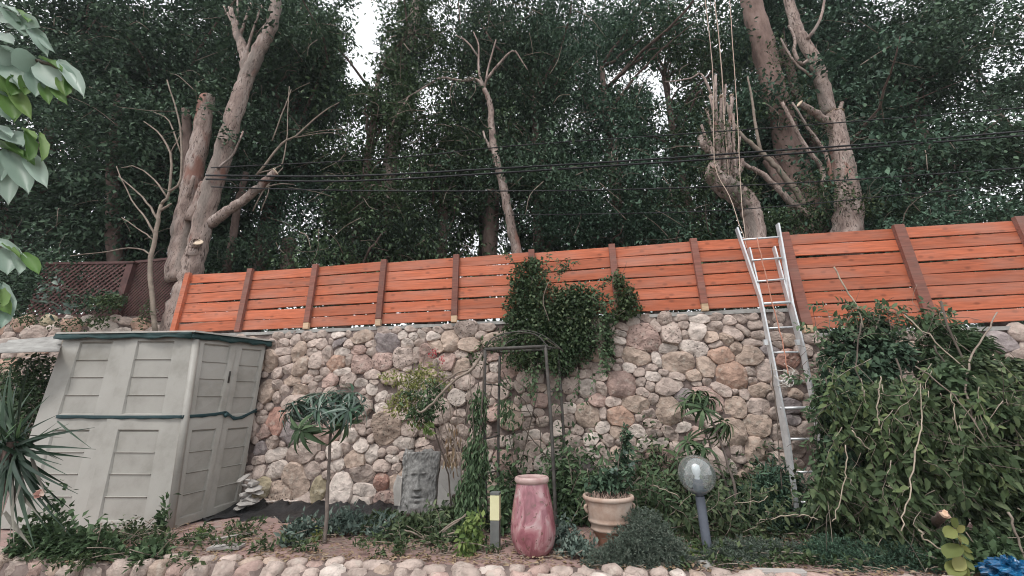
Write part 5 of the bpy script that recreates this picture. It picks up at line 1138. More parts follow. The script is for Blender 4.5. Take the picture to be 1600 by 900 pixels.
# ================================================================ SMALL TREES WITH DROOPING LEAVES
def blade_mesh(L,Wd,curv,fold=.25,n=6,tipw=0.,shape=.5,mat='silver'):
    """a strap leaf along +x, curving down (-z)"""
    V=[];F=[]
    for i in range(n+1):
        s=i/n; w_=Wd*.5*(math.sin(math.pi*min(1,(s*.92+.04))**shape)) if 0<i<n else Wd*.03
        a=curv*s; x=L*(math.sin(a)/curv if curv else s); z=-L*((1-math.cos(a))/curv if curv else 0)
        V+=[(x,w_,z+fold*w_),(x,0,z),(x,-w_,z+fold*w_)]
    for i in range(n):
        a=i*3; F+=[(a,a+1,a+4,a+3),(a+1,a+2,a+5,a+4)]
    me=mesh('leaf',V,F,True); me.materials.append(LM[mat]); return me
def whorl(t,c,base,n,L,ms,name='leaf',tilt=.0,axis=(0,0,1),lo=-.9,hi=.7):
    n=int(n*1.7)
    ax=nrm(np.array(axis,float)); u=nrm(np.cross(ax,[.2,.9,.1])); v=np.cross(ax,u)
    for k in range(n):
        th=2.399*k+rng.normal(0,.2); el=lo+(hi-lo)*(k/n)+rng.normal(0,.12)
        d=(u*math.cos(th)+v*math.sin(th))*math.cos(el)+ax*math.sin(el); nn=ax*math.cos(el)-(u*math.cos(th)+v*math.sin(th))*math.sin(el)
        put_leaf(ms[rng.integers(len(ms))],c+d*.015+rng.normal(0,.008,3),d,nn,L*rng.uniform(.7,1.12),t,base,name)
m_stem=noisy('grey_stem',[(.11,.09,.08),(.22,.18,.155)],scale=18,rough=.9,bump=.5)
msA=[blade_mesh(1,.10,c,mat='silver') for c in (.8,1.2,1.6,2.0)]+[blade_mesh(1,.11,1.3,mat='teal'),blade_mesh(1,.11,1.8,mat='teal')]
msD=[blade_mesh(1,.17,c,mat='mid') for c in (.6,1.1,1.6)]
def small_tree(label,base,trunk,r,whorls,L,ms,bark):
    t=thing('small_tree',label,'small tree',base)
    for pts,rr in trunk:
        P=smoothpath(pts,4,.004); V,F=tube(P,np.linspace(rr[0]*.85,rr[1]*.85,len(P)),8,.06); obj('trunk' if pts is trunk[0][0] else 'branch',mesh('trunk',V-base,F,True),bark,t)
    for (x,y,Y,n,ax,m2) in whorls: whorl(t,at(x,y,Y),base,n,L,m2 or ms,axis=ax)
    return t
b1=ground(508,850); Yt=b1[1]
P_=lambda x,y,dy=0.: at(x,y,Yt+dy)
small_tree('slender small tree with drooping grey green leaves, left before the wall',b1,
 [([b1-[0,0,.05],P_(511,790),P_(514,730),P_(517,670),P_(517,640)],(.025,.014)),([P_(517,672),P_(498,655),P_(478,650)],(.014,.009)),([P_(517,662),P_(540,645),P_(556,640)],(.014,.009)),([P_(517,650),P_(508,628,.1),P_(500,622,.1)],(.012,.008)),([P_(498,656,-.05),P_(478,668,-.15),P_(471,676,-.2)],(.010,.007))],.03,
 [(463,632,Yt,20,(-.5,0,.6),None),(485,622,Yt+.15,20,(-.2,0,.8),None),(508,618,Yt-.1,20,(0,-.2,1),None),(528,615,Yt+.1,20,(.1,-.2,1),None),(552,615,Yt,18,(.3,-.1,1),None),(563,632,Yt-.05,16,(.7,0,.5),None),(545,640,Yt-.2,16,(.3,-.4,.6),None),(470,672,Yt-.25,16,(-.2,-.5,.1),msD),(498,640,Yt-.25,18,(-.2,-.5,.6),None),(540,660,Yt-.1,12,(.4,-.3,-.1),msD),(520,640,Yt-.2,14,(0,-.6,.5),None),(450,645,Yt+.05,12,(-.8,-.1,.3),None)],.285,msA,m_stem)
b2=ground(1150,842); b2[1]=4.75;b2[2]=0; Y2=4.75; Q_=lambda x,y,dy=0.: at(x,y,Y2+dy)
msB=[blade_mesh(1,.15,c,mat='mid') for c in (.7,1.1,1.5)]+[blade_mesh(1,.15,1.2,mat='olive')]
small_tree('thin two stemmed small tree with drooping dark leaves behind the globe lamp',b2,
 [([b2,Q_(1150,780),Q_(1138,730),Q_(1122,680),Q_(1105,645),Q_(1090,625)],(.022,.012)),([b2+[.05,0,0],Q_(1145,790,.1),Q_(1128,740,.1),Q_(1108,690,.1),Q_(1098,660,.1)],(.018,.010)),([Q_(1126,690),Q_(1132,672),Q_(1133,662)],(.010,.007)),([Q_(1110,700),Q_(1090,700),Q_(1078,695)],(.010,.006))],.02,
 [(1088,615,Y2,20,(0,-.1,1),None),(1075,628,Y2,16,(-.5,-.2,.8),None),(1107,622,Y2,16,(.5,-.1,.8),None),(1098,640,Y2-.15,14,(0,-.6,.5),None),(1132,660,Y2,12,(.5,-.2,.6),None),(1125,672,Y2+.1,8,(.6,0,.2),None),(1075,690,Y2-.05,14,(-.4,-.3,.7),None),(1100,700,Y2-.1,10,(.1,-.4,.5),None),(1110,725,Y2+.1,8,(.3,-.3,.5),None),(1060,715,Y2,8,(-.3,-.3,.5),None)],.25,msB,m_stem)
# ================================================================ YUCCA
yb=ground(-5,905); yb=np.array([at(10,700,2.75)[0],2.75,0.]); yu=thing('yucca','spiky dark yucca with long sword leaves at the lower left edge','plant',yb)
mb=MB(); yc=at(22,690,2.75); mb.tube(smoothpath([yb,lerp(yb,yc,.5)+[.02,0,0],yc],4),.035,10); mb.o('stem',m_bark_dark,yu,True)
LM['sword']=leafmat('leaf_sword',(.012,.028,.016),(.022,.048,.028),(.05,.085,.05),rough=.38,trans=.08,spec=.5)
def sword(x0,y0,x1,y1,w,Y0=2.75,dY=-.2,bend=.0,mat='sword',name='leaf'):
    a=at(x0,y0,Y0);b=at(x1,y1,Y0+dY); L=np.linalg.norm(b-a); d=(b-a)/L; s=nrm(np.cross(d,[0,-1,.3])); up=np.cross(s,d); n=7; V=[]
    ws=w*mpp(a)
    for i in range(n+1):
        f=i/n; c=a+(b-a)*f+up*bend*L*math.sin(math.pi*f)*.5+np.array([0,0,-.03*L*f*f*0]); hw=ws*.5*((.55+.9*f) if f<.35 else (1-f)/.65*.865+.0); hw=max(hw,.001)
        V+=[c+s*hw+up*hw*.45,c,c-s*hw+up*hw*.45]
    F=[]
    for i in range(n): q=i*3; F+=[(q,q+1,q+4,q+3),(q+1,q+2,q+5,q+4)]
    o=obj(name,mesh(name,np.array(V)-yb,F,True),LM[mat],yu); return o
LM['swordlight']=leafmat('leaf_sword_light',(.06,.13,.05),(.09,.18,.07),(.13,.24,.1),rough=.4,trans=.2,spec=.5)
LM['sworddry']=leafmat('leaf_sword_dry',(.10,.09,.075),(.15,.14,.12),(.2,.19,.16),rough=.7,trans=.1)
SW=[(28,682,95,646,5),(38,690,148,668,7),(36,700,150,702,6),(34,705,142,716,6),(36,700,105,742,6),(40,694,108,662,5),(30,712,112,762,6),(28,716,122,772,6),(26,712,90,660,5),(90,658,142,700,3.5),(20,660,16,575,9),(30,660,50,560,11),(20,690,-20,640,8),(14,700,-30,700,8),(20,712,70,800,7),(16,712,30,830,8),(24,716,80,838,8),(30,716,100,812,7),(24,720,55,858,9),(10,712,0,850,8),(18,670,-10,600,8),(34,690,70,720,6),(32,712,84,790,7),(36,708,96,726,5),(24,700,66,682,5),(20,718,18,790,7),(12,716,-20,790,8),(30,720,112,838,6),(26,716,110,795,6)]
for i,(x0,y0,x1,y1,w) in enumerate(SW): sword(x0,y0,x1,y1,w,bend=(.10 if x1>60 and y1>700 else .03),dY=rng.uniform(-.35,.25))
for _ in range(46):
    th=rng.uniform(-.6,2*math.pi-.6); ln=rng.uniform(50,105); sword(22+rng.normal(0,8),695+rng.normal(0,12),22+ln*math.cos(th)*.95,700+ln*math.sin(th)*1.25,rng.uniform(5,8),bend=rng.uniform(0,.12),dY=rng.uniform(-.3,.4))
for a in [(30,684,35,646,13),(10,680,28,660,8),(5,690,26,668,8)]: sword(*a,dY=-.3,mat='swordlight')
for a in [(50,715,72,775,7),(18,735,22,850,7),(28,740,14,852,5),(22,760,66,812,6),(8,800,50,856,8),(40,735,20,800,6)]: sword(*a,dY=-.25,mat='sworddry')
LM['petal']=leafmat('petal_peach',(.45,.22,.18),(.6,.38,.32),(.65,.5,.42))
shrub('flower','single peach pink flower among the yucca leaves','flower',[(64,770,2.6,4,4,16)],'petal',.03,aspect=.8)
# ================================================================ OVERHANGING BROAD LEAVES, TOP LEFT
LM['broad']=leafmat('leaf_broad_pale',(.22,.31,.25),(.29,.38,.31),(.36,.45,.385),rough=.3,trans=.3,spec=.55)
LM['broadg']=leafmat('leaf_broad_green',(.10,.20,.05),(.14,.25,.07),(.2,.3,.1),rough=.4,trans=.4,spec=.4)
def broadmesh(mat):
    n=8;V=[];F=[]
    for i in range(n+1):
        s=i/n; w_=.5*.66*math.sin(math.pi*(s**1.15))**.62 if 0<i<n else .01
        z=-.16*s*s
        V+=[(s,w_,z+.10*w_+.015*math.sin(i*2.)),(s,w_*.5,z-.015),(s,0,z-.03),(s,-w_*.5,z-.015),(s,-w_,z+.10*w_-.015*math.sin(i*2.2))]
    for i in range(n):
        for k in range(4): a=i*5+k; F.append((a,a+1,a+6,a+5))
    me=mesh('leaf',V,F,True); me.materials.append(LM[mat]); return me
bm1=broadmesh('broad');bm2=broadmesh('broadg')
tb=thing('broadleaf_tree','tree branch with big pale shiny leaves hanging in at the top left edge','tree',(-3.2,1.15,-.45))
tbl=np.array(tb.location); mb=MB(); mb.tube(smoothpath([tbl,tbl+[.1,.02,1.2],tbl+[.25,.1,2.4],tbl+[.5,.2,3.3]],4,.01),np.linspace(.09,.05,13),10,.04); mb.o('trunk',m_bark_pale,tb,True)
YB=1.35
for pts in [[tbl+[.45,.18,3.0],at(-120,90,YB),at(-20,88,YB),at(60,95,YB),at(100,110,YB)],[tbl+[.3,.12,2.5],at(-140,215,YB),at(-20,212,YB),at(35,215,YB)],[tbl+[.2,.06,2.0],at(-150,395,YB),at(-30,385,YB),at(20,392,YB)],[tbl+[.5,.2,3.2],at(-100,20,YB),at(0,15,YB),at(40,35,YB)],[tbl+[.15,.05,1.7],at(-150,480,YB),at(-30,462,YB),at(0,462,YB)]]:
    P=smoothpath(pts,4,.003); mb=MB(); mb.tube(P,np.linspace(.022,.004,len(P)),6); mb.o('branch',m_twigd,tb,True)
def bl(x0,y0,x1,y1,wpx,face,g=0,Y=YB,dY=-.06):
    a=at(x0,y0,Y);b=at(x1,y1,Y+dY); L=np.linalg.norm(b-a); me=(bm2 if g else bm1)
    nn=np.array({'f':(0,0,.25),'u':(0,0,1.3),'e':(1.,0,1.),'d':(0,0,-.6)}[face],float)-nrm(ray(x0,y0))*(1 if face!='e' else .6)+rng.normal(0,.12,3)
    put_leaf(me,a,b-a,nn,L,tb,tbl,wf=1.22*wpx*mpp(a)/(L*.66))
for q in [(10,95,42,122,34,'f'),(58,92,26,100,30,'f'),(62,95,100,128,36,'f'),(92,92,126,130,18,'f'),(30,80,-14,98,26,'f'),(12,35,46,30,28,'f'),(16,16,42,40,30,'f'),(44,36,70,68,16,'f'),(-6,52,12,56,16,'f'),(-4,6,28,8,12,'u'),(-14,28,16,22,20,'f'),(50,112,58,138,18,'f'),(20,118,36,128,12,'u'),(-5,75,20,70,18,'u'),(62,56,72,70,8,'f'),
          (14,218,2,250,0,'f'),(10,228,42,282,24,'f'),(40,232,64,276,18,'f'),(8,234,12,302,20,'f'),(-10,200,30,212,28,'f'),(-20,190,22,200,14,'u'),(-12,230,2,268,18,'f'),(4,170,-16,140,30,'f'),(-16,150,16,172,30,'f'),
          (-10,372,22,386,10,'f'),(10,384,10,418,20,'f'),(20,384,40,416,14,'f'),(4,440,12,500,20,'e'),(-6,452,-2,500,20,'f')]:
    if q[4]: bl(*q)
for q in [(60,88,98,96,10,'u'),(96,110,118,140,10,'e'),(38,118,44,138,14,'f'),(66,128,74,150,12,'f'),(80,128,94,150,12,'f'),(92,118,96,138,10,'f'),(30,118,22,140,16,'f'),(26,14,48,22,12,'u'),(4,100,12,132,20,'f'),(16,130,38,168,16,'f'),(6,130,22,172,22,'f'),
          (38,200,62,240,14,'e'),(62,206,78,240,10,'e'),(-4,226,58,238,12,'u'),(34,200,60,206,8,'u'),(-20,215,40,226,12,'u'),(36,394,58,416,14,'f'),(-2,380,36,388,6,'u'),(0,445,16,470,12,'e'),(-10,455,10,480,14,'f')]: bl(*q,1)
# ================================================================ KERB WALL
m_kmort=m_mortar
kw=thing('kerb_wall','low front wall of round pale stones edging the planting bed','wall',(0,3.6,-.2)); KL=np.array(kw.location)
V=[];F=[];n=0
mb=MB(); 
xs_=np.linspace(-5.2,6.5,90); Vv=[]
for i,x in enumerate(xs_):
    y=kerb(x); e=rng.normal(0,.008,4); Vv+=[(x,y+.03,-.02+e[0]),(x,y-.02,.014+e[1]),(x,y-.24,-.01+e[2]),(x,y-.27,-.5)]
mb.add(Vv,[(4*i+k,4*i+4+k,4*i+5+k,4*i+1+k) for i in range(len(xs_)-1) for k in range(3)][::1]); mb.o('mortar',m_kmort,kw,True)
def blob(rx,ry,rz,nz=5,n=9,rgh=.10):
    V=[];
    for j in range(nz):
        th=-math.pi/2+math.pi*(j+1)/(nz+1)
        for k in range(n):
            ph=2*math.pi*k/n; rr=1+rng.normal(0,rgh); c=math.cos(th); sg=lambda q:math.copysign(abs(q)**.75,q)
            V.append((rx*sg(c)*sg(math.cos(ph))*rr,ry*sg(c)*sg(math.sin(ph))*rr,rz*sg(math.sin(th))*rr))
    V+=[(0,0,-rz),(0,0,rz)]; F=[(j*n+k,j*n+(k+1)%n,(j+1)*n+(k+1)%n,(j+1)*n+k) for j in range(nz-1) for k in range(n)]
    a=nz*n; F+=[(a,(k+1)%n,k) for k in range(n)]+[(a+1,(nz-1)*n+k,(nz-1)*n+(k+1)%n) for k in range(n)]
    return V,F
kst=[]
x=-5.1
while x<6.3:
    w_=rng.uniform(.13,.26); y=kerb(x+w_/2)
    kst.append((x+w_/2,y-.06+rng.normal(0,.015),-.015+rng.normal(0,.008),w_*.52,rng.uniform(.065,.09),.055)); x+=w_*rng.uniform(.98,1.08)
x=-5.1
while x<6.3:
    w_=rng.uniform(.14,.27); y=kerb(x+w_/2); kst.append((x+w_/2,y-.20+rng.normal(0,.02),-.06+rng.normal(0,.012),w_*.52,rng.uniform(.07,.09),rng.uniform(.085,.11))); x+=w_*rng.uniform(.98,1.08)
for zz in (-.22,-.38):
    x=-5.1
    while x<6.3:
        w_=rng.uniform(.16,.28); y=kerb(x+w_/2); kst.append((x+w_/2,y-.25,zz,w_*.5,.06,rng.uniform(.075,.095))); x+=w_*1.02
for (x,y,z,a,b_,c_) in kst:
    V,F=blob(a,b_,c_); cc=rng.choice(list('gggwgbgp')); o=obj('stone',mesh('stone',V,F,True),SM[cc],kw,loc=np.array([x,y,z])-KL); o.rotation_euler=(rng.normal(0,.15),rng.normal(0,.12),-.12+rng.normal(0,.15))
# ================================================================ GROUND COVER, DEBRIS
def cover(label,spec,matk,L,cat='plant',name='ground_plant',nt_=6,h=.1,aspect=.5,parts=0,group=None,axis=(0,-.2,.35),kind=None,**kw):
    """low plants: spec (px,py,rx_px,depth_m,height_m,n) sits on the ground at that pixel"""
    t=None; base=ground(spec[0][0],spec[0][1]); P=[]
    for (x,y,rx,dm,hm,n) in spec:
        g=ground(x,y); k=mpp(g); q=rng.normal(0,1,(n,3)); 
        d=nrm(rng.normal(0,1,(n,3)))*rng.random((n,1))**.5; p=g+d*np.array([rx*k,dm,0]); p[:,2]=np.abs(rng.normal(0,.5,n))*hm*np.sqrt(np.clip(1-(d[:,0]**2+d[:,1]**2)*.8,0.05,1))+.01; P.append(p)
    P=np.concatenate(P); 
    lim=kerb(P[:,0])-.18; P[:,1]=np.maximum(P[:,1],lim)
    lim=D+math.tan(YAW)*P[:,0]-.06; P[:,1]=np.minimum(P[:,1],lim)
    n=len(P); t=thing(name,label,cat,base,group)
    cl=rng.normal(0,1,(n//12+1,3)); A=np.array(axis)+cl[np.arange(n)//12]*.5+rng.normal(0,.4,(n,3)); A[:,2]=np.where(P[:,2]<.05,np.abs(A[:,2]),A[:,2])
    Nn=rng.normal(0,.4,(n,3))+[0,-.3,1]; Ln=L*rng.uniform(.6,1.3,n)
    if parts:
        idx=np.argsort(P[:,1])[:parts]; ms=leaf_variants('l',LT4,aspect,matk)
        for i in idx: put_leaf(ms[i%4],P[i],A[i],Nn[i],Ln[i],t,base)
        k=np.ones(n,bool);k[idx]=False;P,A,Nn,Ln=P[k],A[k],Nn[k],Ln[k]
    obj('foliage',leaves_mesh(P-base,A,Nn,Ln,Ln*aspect),LM[matk],t,kind='stuff' if parts else None)
    if nt_:
        mb=MB()
        for _ in range(nt_):
            s=spec[rng.integers(len(spec))]; g=ground(s[0]+rng.normal(0,s[2]*.5),s[1]); g[2]=.02; d=np.array([rng.normal(0,1),rng.normal(0,.5),rng.uniform(.05,.5)]); d=nrm(d)*rng.uniform(.1,.35); g2=g+d
            g2[1]=min(g2[1],D+math.tan(YAW)*g2[0]-.1); mb.tube(smoothpath([g,g+d*.5+rng.normal(0,.02,3),g2],2),.004,4)
        mb.o('stems',m_twig,t,True,kind='stuff')
    return t
cover('grey green creeping plants round the foot of the slender small tree',[(470,840,30,.18,.16,420),(540,832,50,.22,.18,900),(455,855,16,.08,.10,120),(600,838,30,.18,.16,420)],'silver',.075,aspect=.4)
cover('leafy cut twigs lying below the carved face',[(650,836,50,.26,.14,900),(705,818,36,.25,.2,600),(600,826,36,.3,.14,520)],'cut',.08,nt_=22)
cover('weeds and dry leaves in front of the shed on the left',[(200,842,56,.2,.15,260),(150,858,50,.2,.15,240),(240,850,30,.12,.10,90),(90,858,50,.2,.2,260)],'cut',.06,nt_=60,parts=60)
cover('tall weed with dark leaves against the shed corner',[(248,836,12,.06,.34,170)],'mid',.07,nt_=5,axis=(0,-.2,.6))
cover('small bright green weed on the patio by the plank',[(312,845,14,.06,.09,90)],'bright',.06,nt_=0)
cover('dark weeds trailing over the kerb at the lower left corner',[(120,880,70,.2,.22,1000),(40,880,60,.3,.4,900),(230,876,36,.12,.12,300)],'mid',.075,nt_=26,parts=60)
cover('small yellow weed at the foot of the slender small tree',[(496,848,8,.05,.10,60)],'yellow',.05,nt_=0)
cover('green weeds under the cables of twigs left of the bollard',[(690,850,40,.12,.08,200),(720,838,30,.15,.12,240)],'cut',.06,nt_=14)
cover('low ground weeds between the urn and the terracotta pot',[(900,868,36,.18,.14,420),(880,850,30,.25,.2,420)],'silver',.055,nt_=10)
cover('dark shrubs filling the bed behind the urn and pots',[(800,812,40,.35,.85,900),(880,815,50,.4,.85,2000),(930,815,40,.4,.7,1200),(780,835,16,.15,.5,350)],'mid',.08,nt_=30,axis=(0,-.2,.2),parts=80)
cover('dark leafy cut branches heaped behind the globe lamp',[(1030,812,60,.45,.75,2600),(1120,812,60,.45,.55,2400),(1200,808,60,.4,.55,2300),(1060,830,40,.25,.3,800)],'cut',.085,nt_=60,axis=(.2,-.2,-.1),parts=120)
cover('narrow leaved cut branches below the foot of the ladder',[(1230,826,60,.35,.55,2400),(1180,830,50,.3,.35,1000)],'teal',.10,aspect=.25,nt_=36,parts=60)
def feather(label,spec,matk='grey',kind=None,name='feathery_shrub'):
    g0=ground(spec[0][0],spec[0][1]); t=thing(name,label,'shrub',g0); P=[];A=[]
    for (x,y,rx,dm,hm,n) in spec:
        g=ground(x,y); k=mpp(g)
        for _ in range(n):
            d=nrm(rng.normal(0,1,3)); d[2]=abs(d[2]); r=rng.random()**.4; p=g+d*r*np.array([rx*k,dm,hm]); dr=nrm(d*np.array([1,1,.5])+rng.normal(0,.5,3)); L=rng.uniform(.05,.13); m=16
            f=np.linspace(0,1,m)[:,None]; P.append(p+dr*L*f+np.array([0,0,-.4*L])*f*f); A.append(dr+rng.normal(0,.8,(m,3)))
    P=np.concatenate(P);A=np.concatenate(A); P[:,2]=np.maximum(P[:,2],.01); P[:,1]=np.maximum(P[:,1],kerb(P[:,0])-.2); n=len(P); L=rng.uniform(.018,.036,n)
    obj('foliage',leaves_mesh(P-g0,A,rng.normal(0,1,(n,3)),L,L*.22),LM[matk],t); return t
feather('feathery grey green shrub sprawling right of the terracotta pot',[(1012,872,42,.20,.36,900),(985,880,34,.12,.26,340),(1040,880,40,.15,.2,420),(950,884,34,.08,.10,220)])
feather('flattened feathery grey green cuttings right of the globe lamp post',[(1160,872,50,.18,.10,420),(1210,868,50,.15,.10,360),(1125,880,20,.1,.10,160)],name='cuttings')
feather('feathery blue green cuttings at the bottom edge below the branch heap',[(1320,880,60,.2,.16,620),(1400,878,50,.2,.2,460)],'teal',name='cuttings')
cover('small yellow flowered weed left of the globe lamp base',[(1082,872,10,.05,.08,70)],'bright',.045,nt_=0)
# leaf litter and twigs
def litter():
    n=4200; V=[];P=[]
    x=rng.uniform(-4.,4.2,n); y=kerb(x)+rng.uniform(-.15,1,n)**1.5*1.2; P=np.stack([x,np.nan_to_num(y,nan=4),np.full(n,.022)],1)
    A=rng.normal(0,1,(n,3))*[1,1,.15]; Nn=np.array([0,0,1.])+rng.normal(0,.25,(n,3)); L=rng.uniform(.02,.06,n)
    o=obj('leaf_litter',leaves_mesh(P,A,Nn,L,L*.5),LM['dry']); tag(o,'brown dead leaves scattered over the patio','leaf litter',kind='stuff')
litter()
def brush():
    # cut twigs with a few leaves left strewn along the kerb and the bed
    for lb,x0,x1,y0,y1,nn in [('strewn cut twigs and leaves on the patio left of the slender tree',300,480,822,868,30),('strewn cut twigs and leaves on the patio between the face and the kerb',550,790,815,876,44),('strewn cut twigs and leaves on the bed right of the globe lamp',1060,1340,835,893,90),('strewn cut twigs and leaves over the kerb at the left',60,290,845,895,40)]:
        t=thing('brushwood',lb,'twigs',ground((x0+x1)/2,(y0+y1)/2)); b0=np.array(t.location); mb=MB(); P=[];A=[]
        for _ in range(nn):
            g=ground(rng.uniform(x0,x1),rng.uniform(y0,y1)); g[2]=.02; a=rng.uniform(0,6.28); l=rng.uniform(.15,.45); d=np.array([math.cos(a),math.sin(a)*.35,rng.uniform(0,.25)])*l
            Q=smoothpath([g,g+d*.5+[0,0,.02],g+d],3); mb.tube(Q,.004,4)
            for q in Q[1:]:
                for _ in range(4): P.append(q+rng.normal(0,.02,3)); A.append(rng.normal(0,1,3)+[0,0,.2])
        mb.o('twigs',m_twig,t,True,kind='stuff'); P=np.array(P);P[:,2]=np.maximum(P[:,2],.015);A=np.array(A);n=len(P);L=rng.uniform(.03,.075,n)
        obj('leaves',leaves_mesh(P-b0,A,rng.normal(0,.4,(n,3))+[0,0,1],L,L*.45),LM['olive'],t,kind='stuff')
brush()
bt=thing('cut_branch','long cut branches lying across the bed behind the lamp, tips toward the wall','branch',at(1150,830,4.4),'cut branches lying in the bed')
shoots(bt,rpaths([(1020,1240,790,850,15,50,40,90,46)]),4.55,'cut',.08,9,.42,m_twig,jit=.1)
bt=thing('cut_branch','fallen branch with several fanned stems right of the bollard weeds','branch',at(672,842,4.6),'cut branches lying in the bed')
for pts in [[(672,846),(700,825),(732,800)],[(672,846),(705,818),(728,806)],[(674,846),(710,832),(742,826)],[(672,846),(650,834),(632,828)],[(672,848),(700,850),(724,850)]]:
    mb=MB(); mb.tube(smoothpath([at(x,y,4.5) for x,y in pts],4,.003),np.linspace(.012,.006,9),6); mb.o('stem',m_twig,bt,True)
shoots(bt,rpaths([(560,740,822,850,-5,50,26,55,34)]),4.75,'cut',.07,8,.45,m_twig,jit=.12)
bt=thing('cut_branch','leafy cut branches piled behind the terracotta pot','branch',at(930,820,4.8),'cut branches lying in the bed')
shoots(bt,rpaths([(880,1040,730,820,30,60,30,80,36)]),4.7,'mid',.075,8,.42,m_twig,jit=.15)
def lt2():
    mb=MB()
    for _ in range(520):
        x=rng.uniform(-4,4); p=np.array([x,kerb(x)+rng.uniform(0,.9),.02]); a=rng.uniform(0,6.28); l=rng.uniform(.04,.2); q=p+np.array([math.cos(a)*l,math.sin(a)*l*.6,rng.uniform(0,.02)]); mb.tube([p,(p+q)/2+[0,0,.008],q],.0035,4)
    o=mb.o('twig_litter',m_twig,None,True); tag(o,'broken twigs strewn over the patio','twigs',kind='stuff')
lt2()
m_plank=noisy('grey_plank',[(.30,.28,.26),(.45,.42,.40)],scale=5,rough=.85,bump=.3,stretch=(1,6,6))
def plank(label,pa,pb,w_,th,zz=.02,name='plank'):
    a=ground(*pa,zz);b=ground(*pb,zz); d=nrm(b-a); s=np.cross([0,0,1],d)*w_/2; mb=MB(); V=[a-s,b-s,b+s,a+s]; V+=[v+[0,0,th] for v in V]
    mb.add(V,[(3,2,1,0),(4,5,6,7),(0,1,5,4),(1,2,6,5),(2,3,7,6),(3,0,4,7)]); V0=a.copy(); o=mb.o(name,m_plank,None,False,loc=a); return tag(o,label,'plank')
plank('grey board lying flat on the patio left of the slender tree',(328,858),(378,856),.12,.025)
plank('thin weathered batten lying behind the grey board',(332,846),(400,833),.05,.02)
plank('pale piece of wood lying right of the lamp post on the bed',(1232,870),(1268,868),.05,.03)
plank('broken board at the bottom edge under the ladder side',(1180,896),(1260,898),.09,.025)
# black plastic sheeting along the foot of the wall
def sheeting():
    pts=[(350,818),(400,812),(450,815),(500,812),(560,808),(620,806)]; mb=MB(); V=[];n=60;rows=7; m_bp=noisy('black_plastic',[(.012,.012,.013),(.03,.03,.032)],scale=6,rough=.4,bump=.8,bscale=9,bdist=.03)
    t0_,t1_=wt(ground(360,800)),wt(ground(625,803))
    t0_=-3.9;t1_=-1.45
    for i in range(n):
        t=t0_+(t1_-t0_)*i/(n-1)
        for j in range(rows):
            f=j/(rows-1); z=(1-f)**2*.11*(1+.25*math.sin(i*.9)) + .02+rng.normal(0,.012); off=.05+f*(.55+.12*math.sin(i*.5)); V.append(W(t,max(z,.012),off))
    mb.add(V,[(i*rows+j,i*rows+j+1,(i+1)*rows+j+1,(i+1)*rows+j) for i in range(n-1) for j in range(rows-1)])
    o=mb.o('plastic_sheet',m_bp,None,True,loc=W((t0_+t1_)/2,0,.3)); s=o.modifiers.new('thickness','SOLIDIFY'); s.thickness=.004; tag(o,'crumpled black plastic sheeting along the foot of the stone wall','plastic sheet')
    mb=MB(); mb.tube(smoothpath([W(t0_+(.95)*q/8,.125+.012*math.sin(q*1.3),.05+.0) for q in range(9)],3,.004),.012,6); o=mb.o('pipe',SM['w'],None,True,loc=W(t0_,.12,.06)); tag(o,'pale pipe edge lying on the black sheeting at the wall foot','pipe')
sheeting()
for lb,x,y,rx in [('rubble heap of pale broken slabs at the right back of the shed',388,785,10)]:
    t=thing('rubble',lb,'rubble',at(x,y+20,5.95))
    for k in range(12):
        c=at(x+rng.normal(0,6),y+8-k*4.2,5.95); V,F=blob(rng.uniform(.05,.13),rng.uniform(.05,.1),rng.uniform(.015,.035),3,7,.12); o=obj('fragment',mesh('fragment',V,F),m_slab,t,loc=c-np.array(t.location)); o.rotation_euler=tuple(rng.normal(0,.3,3))
m_red=SM['r']
# ================================================================ BRANCH HEAP AT THE RIGHT
m_peel0=noisy('grey_twig',[(.2,.165,.13),(.36,.3,.24)],scale=12,rough=.9,bump=.1)
LM['bright2']=leafmat('leaf_fresh',(.07,.11,.045),(.12,.165,.07),(.19,.23,.10),rough=.5,trans=.3)
GH='cut leafy branches heaped at the right'
def heap(label,stem,spec,matk,L,aspect,parts,axis,ntw=30,twl=.35,Yst=4.2,r=.009,mt=None):
    b=at(*stem[-1],Yst); t=thing('cut_branch',label,'branch',b,GH); mb=MB(); P=smoothpath([at(x,y,Yst) for x,y in stem],4,.01); mb.tube(P,np.linspace(r,r*.5,len(P)),6); mb.o('stem',mt or m_twigd,t,True)
    foliage_on(t,spec,matk,L,aspect,LT4 if L>.09 else LT2,parts,axis=axis,spread=.8,ell=.8); twigs(t,spec,ntw,.004,m_twig,ln=twl,up=-.2); return t
heap('uppermost dark branch of the heap, reaching over the wall top left of the bare sticks',[(1345,505),(1340,560),(1350,640)],[(1335,530,4.62,42,22,650),(1310,560,4.6,30,24,380),(1380,550,4.55,40,34,1100),(1345,590,4.5,60,40,1300),(1370,505,4.6,18,18,180)],'dark',.085,.5,60,(0,-.3,-.5),36)
heap('dark branch at the left flank of the heap beside the ladder',[(1290,590),(1310,680),(1300,760)],[(1322,640,4.45,42,55,2100),(1318,720,4.4,34,50,1400),(1330,600,4.5,36,34,900)],'dark',.08,.45,60,(-.1,-.3,-.8),30,Yst=4.4)
heap('bright green branch in the middle of the heap',[(1400,560),(1420,650),(1410,760)],[(1400,640,4.25,60,50,1900),(1430,720,4.15,60,50,1900),(1370,690,4.25,44,40,1200)],'cut',.088,.5,130,(0,-.4,-.7),34,Yst=4.2)
heap('broad dense branch at the right side of the heap near the frame edge',[(1470,470),(1530,640),(1580,780)],[(1520,600,4.3,70,46,2200),(1570,680,4.15,60,60,2200),(1590,600,4.35,40,44,900),(1500,680,4.2,60,50,1700)],'cut',.088,.5,110,(.1,-.4,-.6),36,Yst=4.25,r=.012)
